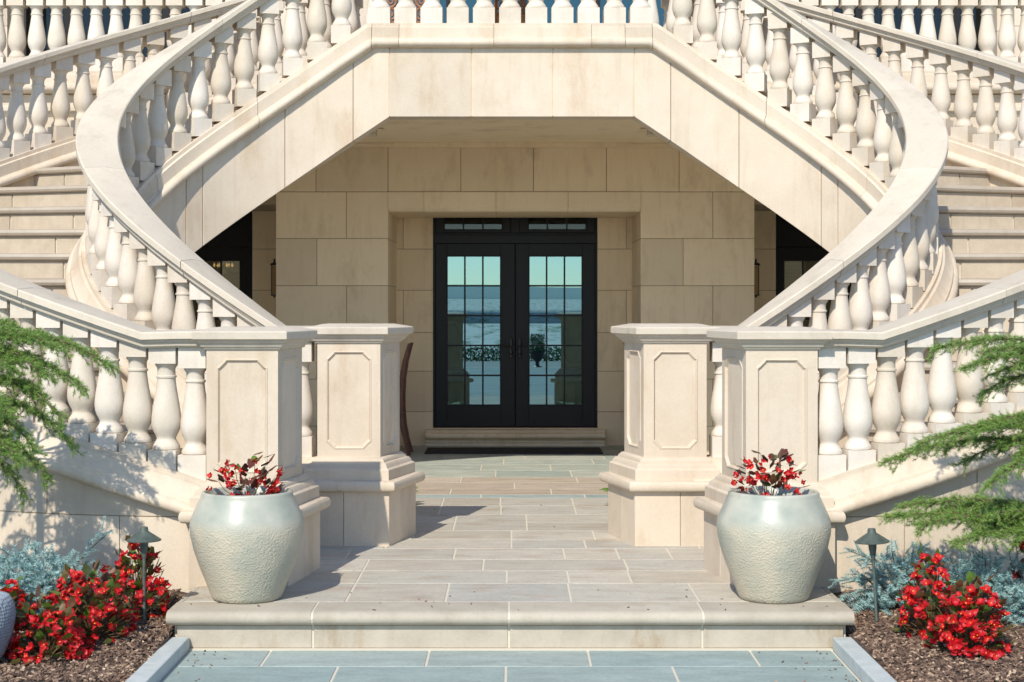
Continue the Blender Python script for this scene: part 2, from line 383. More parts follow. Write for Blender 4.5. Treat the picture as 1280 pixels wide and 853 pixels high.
# ---------------------------------------------------------------- landing bridge
br = thing('landing_bridge', 'flat stone landing bridging the two stairs above the porch', 'bridge')
mb = MB()
xe = 1.08
for x0, x1 in ((-xe, -.355), (-.355, .36), (.36, xe)): mb.box(x0 + .003, x1 - .003, 14.105, 14.335, 3.33, 3.945)
mb.build('fascia', CREAM, br, bevel=.004)
mb = MB(); mb.box(-xe - .02, xe + .02, 14.112, 14.330, 3.337, 3.92); mb.box(-1.27, 1.27, 14.34, 16.185, 3.42, 3.949); mb.box(-1.62, -1.271, 14.34, 16.0, 3.44, 3.80); mb.box(1.271, 1.62, 14.34, 16.0, 3.44, 3.80); mb.build('slab', WALLM, br)
mb = MB()
def straight(mb, x0, x1, y, z, prof, face=-1):
    mb.loft([[(x, y + face * d, z + dz) for d, dz in prof] for x in (x0, x1)])
for x0, x1 in ((-.995, -.16), (-.16, .70), (.70, .995)): straight(mb, x0 + .0015, x1 - .0015, 14.22, CT, CURBP)
mb.build('curb', CREAM, br, angle=35)
bb = thing('landing_balustrade', 'straight balustrade on the landing over the arch, top of the picture', 'balustrade', (0, 0, 0), 'stair balustrades')
mb = MB(); straight(mb, -.995, .995, 14.22, RT, RAILP); mb.build('handrail', RAILM, bb, angle=35)
for i in range(11):
    baluster(-.017 + (i - 5) * .2315, 14.22, (CT + RT - .108) / 2, 0, bb, 1.12)

# ---------------------------------------------------------------- piers
def offset_poly(poly, d):
    n = len(poly); out = []
    A = sum(poly[i][0] * poly[(i + 1) % n][1] - poly[(i + 1) % n][0] * poly[i][1] for i in range(n))
    sg = 1 if A > 0 else -1
    for i in range(n):
        p0, p1, p2 = Vector(poly[i - 1]), Vector(poly[i]), Vector(poly[(i + 1) % n])
        e1 = (p1 - p0).normalized(); e2 = (p2 - p1).normalized()
        n1 = Vector((e1.y, -e1.x)) * sg; n2 = Vector((e2.y, -e2.x)) * sg
        b = (n1 + n2); b = b / max(b.dot(n1), .2)
        out.append(tuple(p1 + b * d))
    return out
def notched(w, h, mg, c):
    """panel outline with concave notched corners, in face coordinates"""
    x0, x1, z0, z1 = mg, w - mg, mg * .9, h - mg * .9
    def cn(cx, cz, sx, sz):
        e = .008
        return [(cx + sx * c, cz), (cx + sx * (c - .004), cz + sz * e), (cx + sx * e, cz + sz * (c - .004)), (cx, cz + sz * c)]
    a = cn(x0, z0, 1, 1)[::-1]; b = cn(x1, z0, -1, 1); d = cn(x1, z1, -1, -1)[::-1]; e = cn(x0, z1, 1, -1)
    return a + b + d + e
def inset_loop(loop, cx, cz, d, w, h):
    out = []
    for x, z in loop:
        out.append((x + (d if x < cx else -d), z + (d if z < cz else -d)))
    return out
def pier(mir, name, label, group, shaft, y0, y1, zbase=.376):
    """shaft = (x left front, x right front, x right back) for the left-hand pier; its end face is canted"""
    t = thing(name, label, 'pier', (PX((shaft[0] + shaft[1]) / 2, mir), (y0 + y1) / 2, 0), group)
    ox, oy = t.location.x, t.location.y
    foot = [(PX(shaft[0], mir) - ox, y0 - oy), (PX(shaft[1], mir) - ox, y0 - oy), (PX(shaft[2], mir) - ox, y1 - oy), (PX(shaft[0], mir) - ox, y1 - oy)]
    def stack(mb, prof):
        mb.loft([[(x, y, z) for x, y in offset_poly(foot, d)] for d, z in prof])
    # base course: blocks with vertical joints
    mb = MB(); bp = offset_poly(foot, .088); n = 4
    for i in range(4):
        p, q = Vector(bp[i]), Vector(bp[(i + 1) % 4]); L = (q - p).length; e = (q - p) / L
        cen = Vector((sum(v[0] for v in bp) / 4, sum(v[1] for v in bp) / 4)); nn = Vector((e.y, -e.x))
        if nn.dot(cen - p) < 0: nn = -nn
        cuts = [0, .47, 1]
        for u, v in zip(cuts[:-1], cuts[1:]):
            a = p + e * (L * u + (.0015 if u else 0)); b = p + e * (L * v - (.0015 if v < 1 else 0))
            ia = a + nn * .04 + (e * .04 if u == 0 else Vector((0, 0))); ib = b + nn * .04 - (e * .04 if v == 1 else Vector((0, 0)))
            mb.loft([[(a.x, a.y, z), (b.x, b.y, z), (ib.x, ib.y, z), (ia.x, ia.y, z)] for z in (-.02, .378)])
    mb.build('base', CREAM, t, bevel=.003)
    mb = MB(); stack(mb, [(.078, -.02), (.078, .370)]); mb.build('mortar_core', GROUT, t)
    mb = MB()
    stack(mb, [(.09, .376), (.118, .380)] + [(.118 + .022 * math.sin(a), .415 - .036 * math.cos(a)) for a in [PI * k / 8 for k in range(9)]] + [(.085, .455)])
    stack(mb, [(.083, .4545), (.083, .524), (.074, .532), (.066, .536), (.060, .556), (.048, .570), (.036, .574), (.034, .584), (.016, .606), (.006, .610)])
    mb.build('base_moulding', CREAM, t, angle=30)
    # shaft: recessed field plus face frames with notched panels
    mb = MB(); z0, z1 = .608, 1.406; stack(mb, [(-.016, z0), (-.016, z1)]); H = z1 - z0
    for i in range(4):
        p, q = Vector(foot[i]), Vector(foot[(i + 1) % 4]); L = (q - p).length; e = (q - p) / L
        cen = Vector((sum(v[0] for v in foot) / 4, sum(v[1] for v in foot) / 4)); nn = Vector((e.y, -e.x))
        if nn.dot(cen - p) > 0: nn = -nn
        def W(x, z, d): return (p.x + e.x * x + nn.x * d, p.y + e.y * x + nn.y * d, z0 + z)
        mg = .062; inner = notched(L, H, mg, .050)
        rect = [(0, 0), (L, 0), (L, H), (0, H)]
        tri = tessellate_polygon([[Vector((x, z, 0)) for x, z in rect], [Vector((x, z, 0)) for x, z in inner]])
        pts = rect + inner; mb.add([W(x, z, 0) for x, z in pts], tri)
        l2 = inset_loop(inner, L / 2, H / 2, .004, L, H); l3 = inset_loop(inner, L / 2, H / 2, .009, L, H); l4 = inset_loop(inner, L / 2, H / 2, .014, L, H); l5 = inset_loop(inner, L / 2, H / 2, .019, L, H)
        rings = [(inner, 0), (l2, .005), (l3, .005), (l4, -.005), (l5, -.012), ]
        vs = [W(x, z, d) for lp, d in rings for x, z in lp]; m = len(inner); fs = []
        for k in range(len(rings) - 1):
            for j in range(m): fs.append((k * m + j, k * m + (j + 1) % m, (k + 1) * m + (j + 1) % m, (k + 1) * m + j))
        mb.add(vs, fs); mb.add([W(x, z, -.012) for x, z in l5], [tuple(range(m))])
    mb.build('shaft', CREAM, t)
    mb = MB(); stack(mb, [(.002, 1.404), (.014, 1.409), (.016, 1.420), (.030, 1.425), (.033, 1.441), (.048, 1.446), (.052, 1.460), (.070, 1.466), (.074, 1.470), (.074, 1.510), (.068, 1.516), (-.03, 1.538)])
    mb.build('cap', RAILM, t, angle=25)
    return t
for mir, side in ((1, 'left'), (-1, 'right')):
    pier(mir, 'stone_pier', f'near {side} panelled stone pier standing behind the glazed pot', 'panelled stair piers', (-1.834, -1.404, -1.322), 9.60, 10.07)
    pier(mir, 'stone_pier', f'far {side} panelled stone pier, the one beside the porch opening', 'panelled stair piers', (-1.36, -.92, -.815), 11.18, 11.60)

# ---------------------------------------------------------------- house
hs = thing('stone_house', 'tan limestone house with black glazed double doors under the stairs', 'house')
CXH = .038
def ashlar(mb, plane_y, thick, rows, x0, x1, g=.003):
    """rows: (z0, z1, [joints])"""
    for z0, z1, js in rows:
        xs = [x0] + [j for j in js if x0 + .02 < j < x1 - .02] + [x1]
        for a, b in zip(xs[:-1], xs[1:]): mb.box(a + (g if a != x0 else 0), b - (g if b != x1 else 0), plane_y, plane_y + thick, z0 + g, z1 - g)
YF, YB = 17.65, 18.98
def xf(px): return (px - 640) * YF / F
mb = MB(); core = MB()
zr = [-.02, .33, .85, 1.365, 1.88, 2.40, 2.915]
for s, (xa, xb) in enumerate(((xf(345), xf(496 - 11)), (xf(801), xf(943)))):
    mid = [[xf(433), xf(396)], [xf(891), xf(854)]][s]
    for r in range(6):
        js = [mid[0] if r % 2 else mid[1]]
        js = [mid[(r + 1) % 2]]
        ashlar(mb, YF, .03, [(zr[r], zr[r + 1], js)], xa, xb)
        # returns
        for xx, sg in ((xa, 1), (xb, -1)):
            d = [YF + .03, YF + .62 if r % 2 else YF + .85, YB]
            for ya, yb in zip(d[:-1], d[1:]):
                mb.box(min(xx, xx + sg * .03), max(xx, xx + sg * .03), ya + .003, yb - .003, zr[r] + .003, zr[r + 1] - .003)
    core.box(xa + .006, xb - .006, YF + .006, YB + .1, 0, 2.91)
    mb.build('porch_pillar', WALLM, hs, bevel=.004); mb = MB()
# upper band above the pillars and the lintel
mb = MB(); ashlar(mb, YF, .30, [(2.915, 3.46, [xf(p) for p in (60, 150, 240, 304, 395, 485, 576, 667, 758, 849, 940, 1030, 1120, 1200)])], -5.4, 5.4)
mb.build('frieze', WALLM, hs, bevel=.004)
mb = MB(); xs = [xf(p) for p in (485, 530, 620, 710, 801)]
for a, b in zip(xs[:-1], xs[1:]):
    mb.loft([[(x, YF - .012, 2.912), (x, YF - .012, 2.735), (x, YF + .03, 2.70), (x, YB - .02, 2.70), (x, YB - .02, 2.912)] for x in (a + .002, b - .002)])
mb.build('lintel', WALLM, hs)
for sgn in (-1, 1):
    xa, xb = (xf(345), -5.4) if sgn < 0 else (xf(943), 5.4)
    core.box(min(xa, xb), max(xa, xb), YF + .01, YB, 2.78, 2.91)
# back wall of the porch with openings for three doors
def xb_(px): return (px - 640) * YB / F
rows_b = [(-.02, .40), (.40, .88), (.88, 1.34), (1.34, 1.84), (1.84, 2.33), (2.33, 2.80)]
mbw = MB()
DX0, DX1 = xb_(541), xb_(747)
SX = 3.08; SXo = 4.98
segs = [(-5.4, -SXo), (-SX, DX0), (DX1, SX + .05), (SXo, 5.4)]
for a, b in segs:
    for r, (z0, z1) in enumerate(rows_b):
        js = [a + (b - a) * .0]
        st = .62; k = a + (.31 if r % 2 else .62)
        js = []
        while k < b: js.append(k); k += st
        if abs(b - DX0) < .01: js = [xb_(410), xb_(504) if r % 2 else xb_(450)]
        if abs(a - DX1) < .01: js = [xb_(783) if r % 2 else xb_(830), xb_(870)]
        ashlar(mbw, YB, .10, [(z0, z1, js)], a, b)
    core.box(a + .005, b - .005, YB + .006, YB + .25, 0, 2.95)
    mbw.build('porch_back_wall', WALLM, hs, bevel=.004); mbw = MB()
core.box(-5.4, 5.4, YB + .02, YB + .25, 2.80, 3.40)
core.box(-5.38, 5.38, YF + .02, YF + .29, 2.90, 3.42)
core.build('mortar_core', GROUT, hs)
# ceiling and deck
mb = MB(); mb.box(-5.6, 5.6, 16.19, 19.2, 3.45, 3.93); [mb.box(min(a, b), max(a, b), 16.058, 16.188, 3.455, 3.50) for a, b in ((-4.0, -1.65), (4.0, 1.65))]; mb.build('porch_ceiling', WALLM, hs)
mb = MB(); mb.box(-1.3, 1.3, 17.56, 17.645, 3.40, 3.449)
mb.box(-2.4, 2.4, 17.60, 17.645, 3.405, 3.447)
mb.build('ceiling_trim', WALLM, hs)
# wall under the deck at the far left and right
for sgn in (-1, 1):
    mb = MB()
    for r in range(8):
        z0, z1 = -.05 + r * .48, .43 + r * .48
        if z0 > 3.4: continue
        z1 = min(z1, 3.47); js = [(-4.9 - .93 * k - (.46 if r % 2 else 0)) for k in range(4)]; js = sorted(sgn * abs(j) for j in js)
        ashlar(mb, 16.16, .12, [(z0, z1, js)], *( (-8.2, -4.0) if sgn < 0 else (4.0, 8.2)))
    mb.build('side_wall', CREAM, hs, bevel=.004)
    mb = MB(); mb.box(*((-8.19, -4.01) if sgn < 0 else (4.01, 8.19)), 16.175, 16.4, 0, 3.46); mb.build('mortar_core', GROUT, hs)
    mb = MB(); x0, x1 = (-8.2, -1.42) if sgn < 0 else (1.42, 8.2)
    straight(mb, x0, x1, 16.22, CT - .13, CURBP)
    straight(mb, x0, x1, 16.22, 3.79, [(-.2, 0), (.06, 0), (.06, -.10), (.10, -.11), (.12, -.13), (.12, -.165), (.085, -.175), (.08, -.20), (.055, -.22), (.05, -.34), (-.2, -.34)])
    mb.build('deck_cornice', CREAM, hs, angle=35)
mb = MB(); mb.box(-8.2, 8.2, 16.35, 20.2, 3.932, 3.95); mb.build('deck', TREAD, hs)
for sgn, side in ((-1, 'left'), (1, 'right')):
    t = thing('deck_balustrade', f'straight upper deck balustrade behind the {side} stair, against dark windows', 'balustrade', (0, 0, 0), 'stair balustrades')
    mb = MB(); x0, x1 = (-8.2, -1.42) if sgn < 0 else (1.42, 8.2)
    straight(mb, x0, x1, 16.22, RT - .13, RAILP); mb.build('handrail', RAILM, t, angle=35)
    for i in range(33):
        x = sgn * (1.6 + i * .201)
        if abs(x) > 8.1: break
        baluster(x, 16.22, (CT + RT - .108) / 2 - .13, 0, t)

# doors
def grid_leaf(parent, name, x0, x1, z0, z1, y, gx0, gx1, gz0, gz1, cols, rows, gm, handle=0, depth=.055, bar=.020, label=None):
    mb = MB()
    mb.box(x0, gx0, y, y + depth, z0, z1); mb.box(gx1, x1, y, y + depth, z0, z1)
    mb.box(gx0, gx1, y, y + depth, z0, gz0); mb.box(gx0, gx1, y, y + depth, gz1, z1)
    bd = .010
    for a, b, c, d in ((gx0, gx0 + bd, gz0, gz1), (gx1 - bd, gx1, gz0, gz1), (gx0 + bd, gx1 - bd, gz0, gz0 + bd), (gx0 + bd, gx1 - bd, gz1 - bd, gz1)):
        mb.box(a, b, y + .012, y + depth - .004, c, d)
    o = mb.build(name, BLACK, parent, bevel=.003)
    if label: o['label'] = label
    mb = MB()
    for i in range(1, cols):
        x = gx0 + (gx1 - gx0) * i / cols; mb.box(x - bar / 2, x + bar / 2, y + .013, y + .046, gz0 + bd, gz1 - bd)
    for j in range(1, rows):
        z = gz0 + (gz1 - gz0) * j / rows; mb.box(gx0 + bd, gx1 - bd, y + .015, y + .044, z - bar / 2, z + bar / 2)
    mb.build('glazing_bars', BLACK, o)
    mb = MB(); mb.box(gx0 + .002, gx1 - .002, y + .028, y + .032, gz0 + .002, gz1 - .002); mb.build('pane', gm, o)
    if handle:
        hx = x1 - .048 if handle > 0 else x0 + .048
        mb = MB(); zc = Z_at(436, YB)
        for k in (-1, 1):     # oval open plates
            pts = [(hx + .024 * math.cos(a), y - .012, zc + k * .062 + .060 * math.sin(a)) for a in [2 * PI * i / 20 for i in range(21)]]
            mb.tube(pts, .0065, 6)
        mb.box(hx - .012, hx + .012, y - .010, y, zc - .115, zc + .115)
        mb.tube([(hx, y - .01, zc + .03), (hx, y - .055, zc + .03), (hx - handle * .03, y - .062, zc + .03), (hx - handle * .115, y - .058, zc + .032)], .008, 8)
        mb.lathe([(.001, -.012), (.014, -.012), (.014, .012), (.001, .012)], (hx, y - .012, zc - .065), 10)
        mb.build('handle', BLACKM, o)
    return o
ZD0 = .205
mb = MB(); yd = YB + .06; zt0 = 2.80
mb.box(DX0, DX0 + .025, yd, yd + .14, ZD0, zt0); mb.box(DX1 - .025, DX1, yd, yd + .14, ZD0, zt0)
mb.box(DX0 + .025, DX1 - .025, yd, yd + .14, 2.40, 2.50)
mb.box(DX0 + .025, DX1 - .025, yd + .02, yd + .13, 2.50, 2.525)
mb.box(CXH - .05, CXH + .05, yd - .004, yd + .13, 2.525, zt0)
mb.build('door_frame', BLACK, hs, bevel=.003)
cl, cr = CXH - .004, CXH + .004
def gx(px): return (px - 640) * (YB + .09) / F
gz0, gz1 = Z_at(507, YB + .09), Z_at(320, YB + .09)
grid_leaf(hs, 'door', DX0 + .027, cl, ZD0 + .01, 2.396, yd + .035, gx(558.5), gx(626), gz0, gz1, 3, 5, GLASS, handle=1)
grid_leaf(hs, 'door', cr, DX1 - .027, ZD0 + .01, 2.396, yd + .035, gx(661), gx(728), gz0, gz1, 3, 5, GLASS, handle=-1)
for a, b in ((DX0 + .027, CXH - .052), (CXH + .052, DX1 - .027)):
    grid_leaf(hs, 'transom_window', a, b, 2.528, 2.84, yd + .03, a + .10, b - .10, 2.56, 2.78, 3, 1, GLASS_T)
mb = MB()   # threshold step
prof = [(0, 0), (.30, 0), (.30, .03)] 
pr = [(-.34, -.01), (-.30, -.01), (-.02, -.01)]
def sillprof(ext):
    p = [(.0, 0.0), (.0, .035), (.012, .045), (.012, .065), (.03, .08), (.045, .09)] + [(.055 + .034 * math.cos(a), .125 + .034 * math.sin(a)) for a in [math.radians(-80 + 20 * k) for k in range(9)]] + [(.03, .162), (.02, .190), (-.26, .192), (-.26, 0)]
    return p
for a, b in ((DX0 - .08, CXH - .001), (CXH + .001, DX1 + .08)):
    mb.loft([[(x, YB - .09 - d, z) for d, z in sillprof(0)] for x in (a, b)])
mb.build('threshold', WALLM, hs, angle=35)
mb = MB(); mb.box(DX0 - .02, DX1 + .02, YB + .02, YB + .2, .0, .204); mb.build('sill_block', WALLM, hs)
# side doors with chandelier rooms behind
for sgn in (-1, 1):
    x0, x1 = sorted((sgn * (SX + .01), sgn * (SXo - .01))); w = x1 - x0; xm = (x0 + x1) / 2
    mb = MB(); mb.box(x0, x0 + .05, yd, yd + .14, .1, zt0); mb.box(x1 - .05, x1, yd, yd + .14, .1, zt0); mb.box(x0 + .05, x1 - .05, yd, yd + .14, 2.36, zt0); mb.build('door_frame', BLACK, hs, bevel=.003)
    for a, b in ((x0 + .052, xm - .002), (xm + .002, x1 - .052)):
        grid_leaf(hs, 'door', a, b, .11, 2.355, yd + .035, a + .10, b - .10, .45, 2.20, 3, 5, GLASS_D)
# dark rooms
mb = MB()
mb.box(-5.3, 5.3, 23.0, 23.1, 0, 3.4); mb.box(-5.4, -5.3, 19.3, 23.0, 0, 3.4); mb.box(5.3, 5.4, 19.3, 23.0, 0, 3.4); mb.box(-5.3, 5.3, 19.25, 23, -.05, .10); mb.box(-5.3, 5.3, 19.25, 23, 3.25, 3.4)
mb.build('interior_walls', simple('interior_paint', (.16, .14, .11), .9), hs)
# upper storey facade
mb = MB(); core = MB()
YU = 19.3
def wallseg(x0, x1, y=YU, z1=8):
    mb = MB(); z = 3.95; r = 0
    while z < z1:
        js = [x0 + (.5 if r % 2 else .95) + .95 * k for k in range(12)]
        ashlar(mb, y, .2, [(z, z + .48, js)], x0, x1); z += .48; r += 1
    mb.box(x0 + .006, x1 - .006, y + .01, y + .3, 3.95, z1, 1)
    mb.build('upper_wall', [CREAM, GROUT], hs)
wallseg(-8.2, X_at(9, 18.6), 18.6); wallseg(X_at(9, 18.6) , X_at(22, 18.9) , 18.95)
wallseg(X_at(268, YU), X_at(470, YU)); wallseg(X_at(838, YU), X_at(1015, YU))
wallseg(X_at(1268, 18.6), 8.2, 18.6); wallseg(X_at(1248, 18.9), X_at(1268, 18.9), 18.95)
CURT = simple('grey_curtain', (.30, .27, .24), .9); TERRA = simple('red_curtain', (.33, .13, .10), .9)
for k, (a, b) in enumerate(((X_at(22, YU), X_at(268, YU)), (X_at(470, YU), X_at(838, YU)), (X_at(1015, YU), X_at(1256, YU)))):
    mb = MB(); n = 4; w = (b - a) / n
    for i in range(n + 1): mb.box(a + w * i - .045, a + w * i + .045, YU + .05, YU + .12, 3.95, 7.5)
    for zz in (3.95, 6.3, 7.4): mb.box(a, b, YU + .055, YU + .115, zz, zz + .09)
    f = mb.build('window', BLACK, hs); f['label'] = ['dark framed upper window on the left', 'dark framed balcony doors above the landing', 'dark framed upper window on the right'][k]
    mb = MB(); mb.box(a, b, YU + .08, YU + .085, 4.0, 7.4); mb.build('pane', GLASS_C if k == 1 else GLASS_U, f)
    if k != 1:
        mb = MB(); rnd = random.Random(k)
        for i in range(5):
            xc = a + (b - a) * (i + .35 + .3 * rnd.random()) / 5; 
            pts = []
            for q in range(13): pts.append((xc - .12 + .02 * q, YU + .30 + .025 * math.sin(q * 2.2)))
            mb.loft([[(x, y, z) for x, y in pts] + [(x, y + .01, z) for x, y in pts[::-1]] for z in (4.0, 7.4)])
        mb.build('curtain', CURT, f)
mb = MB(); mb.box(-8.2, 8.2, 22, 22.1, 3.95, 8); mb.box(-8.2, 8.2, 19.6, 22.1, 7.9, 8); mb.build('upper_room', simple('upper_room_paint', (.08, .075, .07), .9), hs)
mb = MB(); mb.box(-8.4, 8.4, 18.5, 23.2, 8.01, 8.3); mb.build('eaves', CREAM, hs)

# wall lanterns on the pillar sides
for sgn, side in ((-1, 'left'), (1, 'right')):
    xw = xf(345) if sgn < 0 else xf(943)
    t = thing('wall_lantern', f'slim black wall lantern on the {side} porch pillar', 'lantern', (xw + sgn * .085, 18.1, 1.95), 'porch lanterns')
    mb = MB()
    for k in range(4):
        a = PI / 4 + k * PI / 2; mb.box(.038 * math.cos(a) - .005, .038 * math.cos(a) + .005, .038 * math.sin(a) - .005, .038 * math.sin(a) + .005, -.17, .17)
    mb.lathe([(.001, -.20), (.012, -.20), (.014, -.185), (.045, -.175), (.045, -.165), (.001, -.165)], n=12); mb.lathe([(.001, .165), (.05, .165), (.045, .185), (.012, .20), (.010, .24), (.001, .24)], n=12)
    mb.box(-.01 if sgn < 0 else -.085, .085 if sgn < 0 else .01, -.02, .02, .18, .20); 
    bx = .07 if sgn < 0 else -.07; mb.box(min(bx, bx + (.014 if sgn < 0 else -.014)), max(bx, bx + (.014 if sgn < 0 else -.014)), -.04, .04, .02, .26)
    mb.build('lantern_frame', BLACKM, t)
    mb = MB(); mb.box(-.024, .024, -.024, .024, -.16, .16); mb.build('lantern_glass', simple('amber_glass', (.35, .22, .10), .2), t)
# chandelier seen through the left side door
t = thing('chandelier', 'small golden lit chandelier inside the left side door', 'chandelier', (X_at(279, 21.5), 21.5, Z_at(336, 21.5)))
mb = MB(); mb.tube([(0, 0, .0), (0, 0, 1.05)], .008); mb.lathe([(.001, -.08), (.03, -.06), (.02, 0), (.03, .04), (.01, .10)], n=12)
bulb = MB()
for k in range(6):
    a = k * PI / 3 + .3; c, s_ = math.cos(a), math.sin(a)
    mb.tube([(0, 0, -.03), (.05 * c, .05 * s_, -.07), (.10 * c, .10 * s_, -.04), (.12 * c, .12 * s_, .02)], .007, 6)
    bulb.lathe([(.002, 0), (.014, .012), (.016, .03), (.002, .06)], (.12 * c, .12 * s_, .02), 8)
mb.build('chandelier_frame', simple('brass', (.5, .32, .10), .3, 1), t); bulb.build('bulb', simple('lit_bulb', (1, .8, .5), .5, 0, (1, .62, .22), 2), t)

# ---------------------------------------------------------------- paving
def slabs(mb, rows, x0f, x1f, z, th=.03, g=.0065, mi=0):
    for y0, y1, js in rows:
        x0, x1 = x0f, x1f
        xs = [x0] + sorted(j for j in js if x0 + .05 < j < x1 - .05) + [x1]
        for a, b in zip(xs[:-1], xs[1:]): mb.box(a + g, b - g, y0 + g, y1 - g, z - th, z, mi)
def rj(rnd, x0, x1, lo=.6, hi=1.15):
    js = []; x = x0 + rnd.uniform(.1, hi)
    while x < x1 - .2: js.append(x); x += rnd.uniform(lo, hi)
    return js
tr = thing('terrace', None, None); tag(tr, kind='structure')
rnd = random.Random(5)
mb = MB()
rows = [(9.02, 9.62, [-.94, -.377, .335, 1.06]), (9.62, 10.07, [-.94, -.034, .345, .724]), (10.07, 10.52, [-.94, -.185, .735]), (10.52, 10.99, [-1.1, -.387, .35, .71, 1.06])]
slabs(mb, rows, -1.86, 1.84, 0)
def ashlar_paving(y0, y1, x0, x1, rnd):
    y = y0
    while y < y1 - .05:
        h = min(rnd.choice((.82, .90, .86)), y1 - y)
        if y1 - (y + h) < .3: h = y1 - y
        x = x0
        while x < x1:
            if rnd.random() < .30:
                w = rnd.uniform(.55, .75); e = min(x + w, x1); mb.box(x + .0065, e - .0065, y + .0065, y + h - .0065, -.03, 0, 0); x = e
            else:
                w = rnd.uniform(1.1, 1.9); e = min(x + w, x1); ym = y + h * rnd.uniform(.45, .55)
                for ya, yb in ((y, ym), (ym, y + h)):
                    c = x + (e - x) * rnd.uniform(.35, .65)
                    for p, q in ((x, c), (c, e)): mb.box(p + .0065, q - .0065, ya + .0065, yb - .0065, -.03, 0, 0)
                x = e
        y += h
ashlar_paving(10.99, 13.85, -2.4, 2.4, rnd)
slabs(mb, [(13.85, 14.10, rj(rnd, -3, 3, .9, 1.4))], -3, 3, 0, mi=2)
slabs(mb, [(14.10, 14.52, [-1.6, -.55, .35, 1.5]), (14.52, 15.02, [-1.7, -.9, .02, .95]), (15.02, 15.52, [-1.4, -.49, .62, 1.6])], -3, 3, 0, mi=1)
y = 15.52
while y < 18.9:
    y1 = min(y + rnd.choice([.45, .6, .6]), 19.0); slabs(mb, [(y, y1, rj(rnd, -5, 5, .7, 1.1))], -5, 5, 0, mi=3); y = y1
mb.build('paving', [SAND, SANDB, BLUE, BLUEG], tr, bevel=.003)
mb = MB(); mb.box(-1.855, 1.835, 8.80, 10.2, -.25, -.004); mb.box(-2.6, 2.6, 10.2, 11.0, -.25, -.004); mb.box(-5, 5, 11.0, 19.2, -.25, -.004); mb.build('mortar_bed', GROUT_L, tr)
mb = MB(); nos = [(8.77, -.078), (8.735, -.074), (8.716, -.060), (8.708, -.040), (8.714, -.020), (8.730, -.006), (8.76, 0), (9.015, 0), (9.015, -.078)]
xs = [-1.885, X_at(392, 8.8), X_at(636, 8.8), X_at(877, 8.8), 1.865]
for a, b in zip(xs[:-1], xs[1:]):
    a2, b2 = a + (.006 if a != xs[0] else 0), b - (.006 if b != xs[-1] else 0)
    mb.loft([[(x, y, z) for y, z in nos] for x in (a2, b2)])
mb.build('nosing', stone('tan_nosing_stone', (.38, .335, .265), (.45, .405, .33), scale=4, rough=.8, island=.06, stain=(.30, .24, .16), stain_amt=.5), tr, angle=40)
mb = MB()
for a, b in zip(xs[:-1], xs[1:]): mb.box(a + (.006 if a != xs[0] else .05), b - (.006 if b != xs[-1] else .05), 8.765, 8.85, -.205, -.082)
mb.build('riser', stone('stained_riser_stone', (.38, .335, .265), (.46, .41, .33), scale=5, stain=(.27, .18, .09), stain_amt=1.0), tr, bevel=.003)
mb = MB(); mb.box(-1.83, 1.81, 8.772, 8.84, -.24, -.079); mb.loft([[(x, y + .003 if y < 8.9 else y - .004, z - (.003 if z > -.03 else -.002)) for y, z in nos] for x in (-1.86, 1.84)]); mb.build('riser_mortar', GROUT_L, tr)
# side edges of the terrace
mb = MB()
for x0, x1 in ((-1.885, -1.856), (1.836, 1.865)): mb.box(x0, x1, 9.018, 9.9, -.078, -.0015)
for x0, x1 in ((-1.85, -1.80), (1.78, 1.83)): mb.box(x0, x1, 8.85, 9.8, -.3, -.082)
mb.build('edge_stone', SAND, tr, bevel=.004)
# path
pt = thing('path', None, None); tag(pt, kind='structure')
mb = MB()
slabs(mb, [(8.34, 8.755, [X_at(331, 8.5), X_at(534, 8.5), X_at(737, 8.5), X_at(945, 8.5)]), (7.90, 8.34, [X_at(215, 8.1), X_at(416, 8.1), X_at(632, 8.1), X_at(846, 8.1)])], -1.755, 1.745, -.21)
y = 7.90
while y > -9: slabs(mb, [(y - .45, y, rj(rnd, -1.7, 1.7, .7, 1.2))], -1.755, 1.745, -.21); y -= .45
mb.build('paving', BLUE, pt, bevel=.003)
mb = MB(); mb.box(-1.76, 1.75, -9.5, 8.765, -.34, -.214); mb.box(-1.76, 1.75, 8.722, 8.768, -.214, -.2065); mb.build('mortar_bed', GROUT_L, pt)
kb = thing('kerb', None, None); tag(kb, kind='structure')
for x0, x1 in ((-1.87, -1.764), (1.754, 1.86)):
    mb = MB(); y = 8.758; rnd2 = random.Random(3)
    while y > -9: mb.box(x0, x1, y - 1.2 + .004, y, -.36, -.142 - .001 * rnd2.random()); y -= 1.2
    mb.build('kerb_stone', KERBM, kb, bevel=.008)

